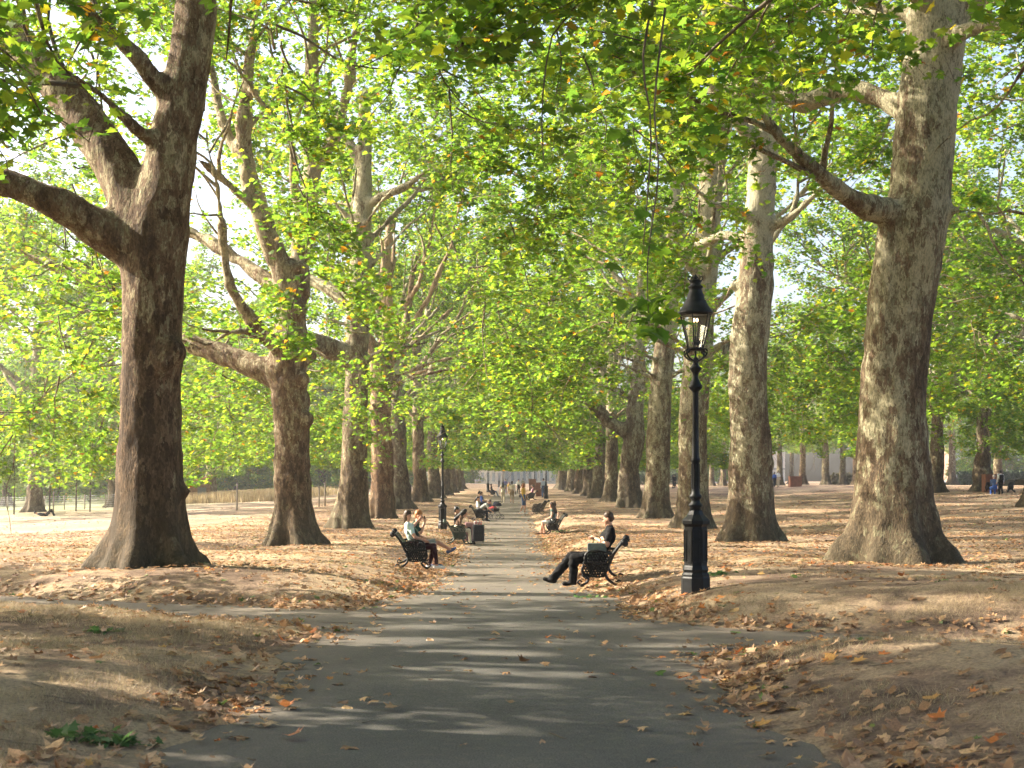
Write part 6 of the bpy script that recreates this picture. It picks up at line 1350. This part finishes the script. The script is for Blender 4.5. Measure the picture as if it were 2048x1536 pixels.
for px, py, h, lb in ((474, 1021, 1.7, 'thin wooden stake at the edge of the long grass'), (650, 1012, 1.6, 'wooden stake between the second and third left trees'), (107, 1024, 1.5, 'wooden stake behind the lying person'), (638, 1014, 1.3, 'short post beside a stake near the third left tree')):
    X, d, z = ground_at(px, py); g = Geo(); tubes(g, [[(0, 0, -.1), (0.02, 0, h)]], [[.05, .045]], 8, cap=True); box(g, (.02, 0, h), (.12, .12, .05), bev=.01); o = g.build('stake', M_post, None, label=lb, category='post'); o.location = (X, d, z)
M_sap = leaf_material("sapling_leaf", [(0, (.07, .11, .03)), (1, (.14, .17, .05))], .5, 2.5)
for px, py, h, lb in ((28, 1030, 5.0, 'young sapling with a stake at the left edge of the meadow'), (99, 1027, 5.2, 'round headed sapling above the lying person'), (180, 1024, 6.0, 'drooping young tree left of the thick first trunk'), (152, 1022, 5.5, 'drooping young tree further back on the meadow'), (60, 1020, 5.5, 'small tree standing behind the sapling row')):
    X, d, z = ground_at(px, py); ro = empty('young_tree', (X, d, z), label=lb, category='tree', group='young trees on the left meadow')
    g = Geo(); tubes(g, [[(0, 0, -.1), (.05, 0, h * .5), (0, .05, h * .9)]], [[.06, .045, .015]], 7); 
    n_ = 26; st = np.stack([np.zeros(n_), np.zeros(n_), rng.uniform(.4, .85, n_) * h], 1); a = rng.uniform(0, 6.28, n_); L_ = rng.uniform(.8, 1.5, n_) * h / 5
    md_ = st + np.stack([np.cos(a) * L_ * .6, np.sin(a) * L_ * .6, .25 * L_], 1); en = st + np.stack([np.cos(a) * L_, np.sin(a) * L_, -.35 * L_], 1); tubes(g, np.stack([st, md_, en], 1), np.tile([.018, .010, .005], (n_, 1)), 4); g.build('trunk', M_bark[0], ro)
    u = rng.random((n_, 60, 1)); P = np.where(u < .5, st[:, None] + (md_ - st)[:, None] * u * 2, md_[:, None] + (en - md_)[:, None] * (u * 2 - 1)) + rng.normal(0, .16 * h / 5, (n_, 60, 3)); P = P.reshape(-1, 3); n2_, dd_, t_ = leafset(len(P), P, .6)
    g = Geo(); leaf_quads(g, P, n2_, dd_, rng.uniform(.12, .22, len(P)), t_, 3); g.build('crown', M_sap, ro, kind='stuff')
X, d, z = ground_at(392, 1008); d = d + 12; X = px_to_x(392, d); ro = empty('hut', (X, d, gz(X, d)), .25, label='small hut with a sloping orange roof beyond the long grass', category='hut')
g = Geo(); box(g, (0, 0, .9), (2.6, 2.6, 1.8)); g.build('wall', M_brick, ro); g = Geo(); box(g, (0, 0, 2.15), (3.2, 3.2, .12), rot=np.array(Matrix.Rotation(math.radians(-17), 3, 'Y'))); g.build('roof', simple('orange_tile', (.42, .16, .08), .8), ro)
g = Geo(); box(g, (.5, -1.32, .75), (.8, .06, 1.5)); g.build('door', M_band, ro)
x_, y_ = [], []
n = 26000; d_ = rng.uniform(128, 170, n); p_ = rng.uniform(340, 690, n); xx = px_to_x(p_, d_); g = Geo(); m = xx < -20; blades(g, xx[m], d_[m], rng.uniform(.5, 1.15, m.sum()), rng.uniform(.02, .05, m.sum()), .3)
g.build('long_grass', M_straw, kind='stuff', label='tall bleached meadow grass beyond the left row of trees', category='grass')
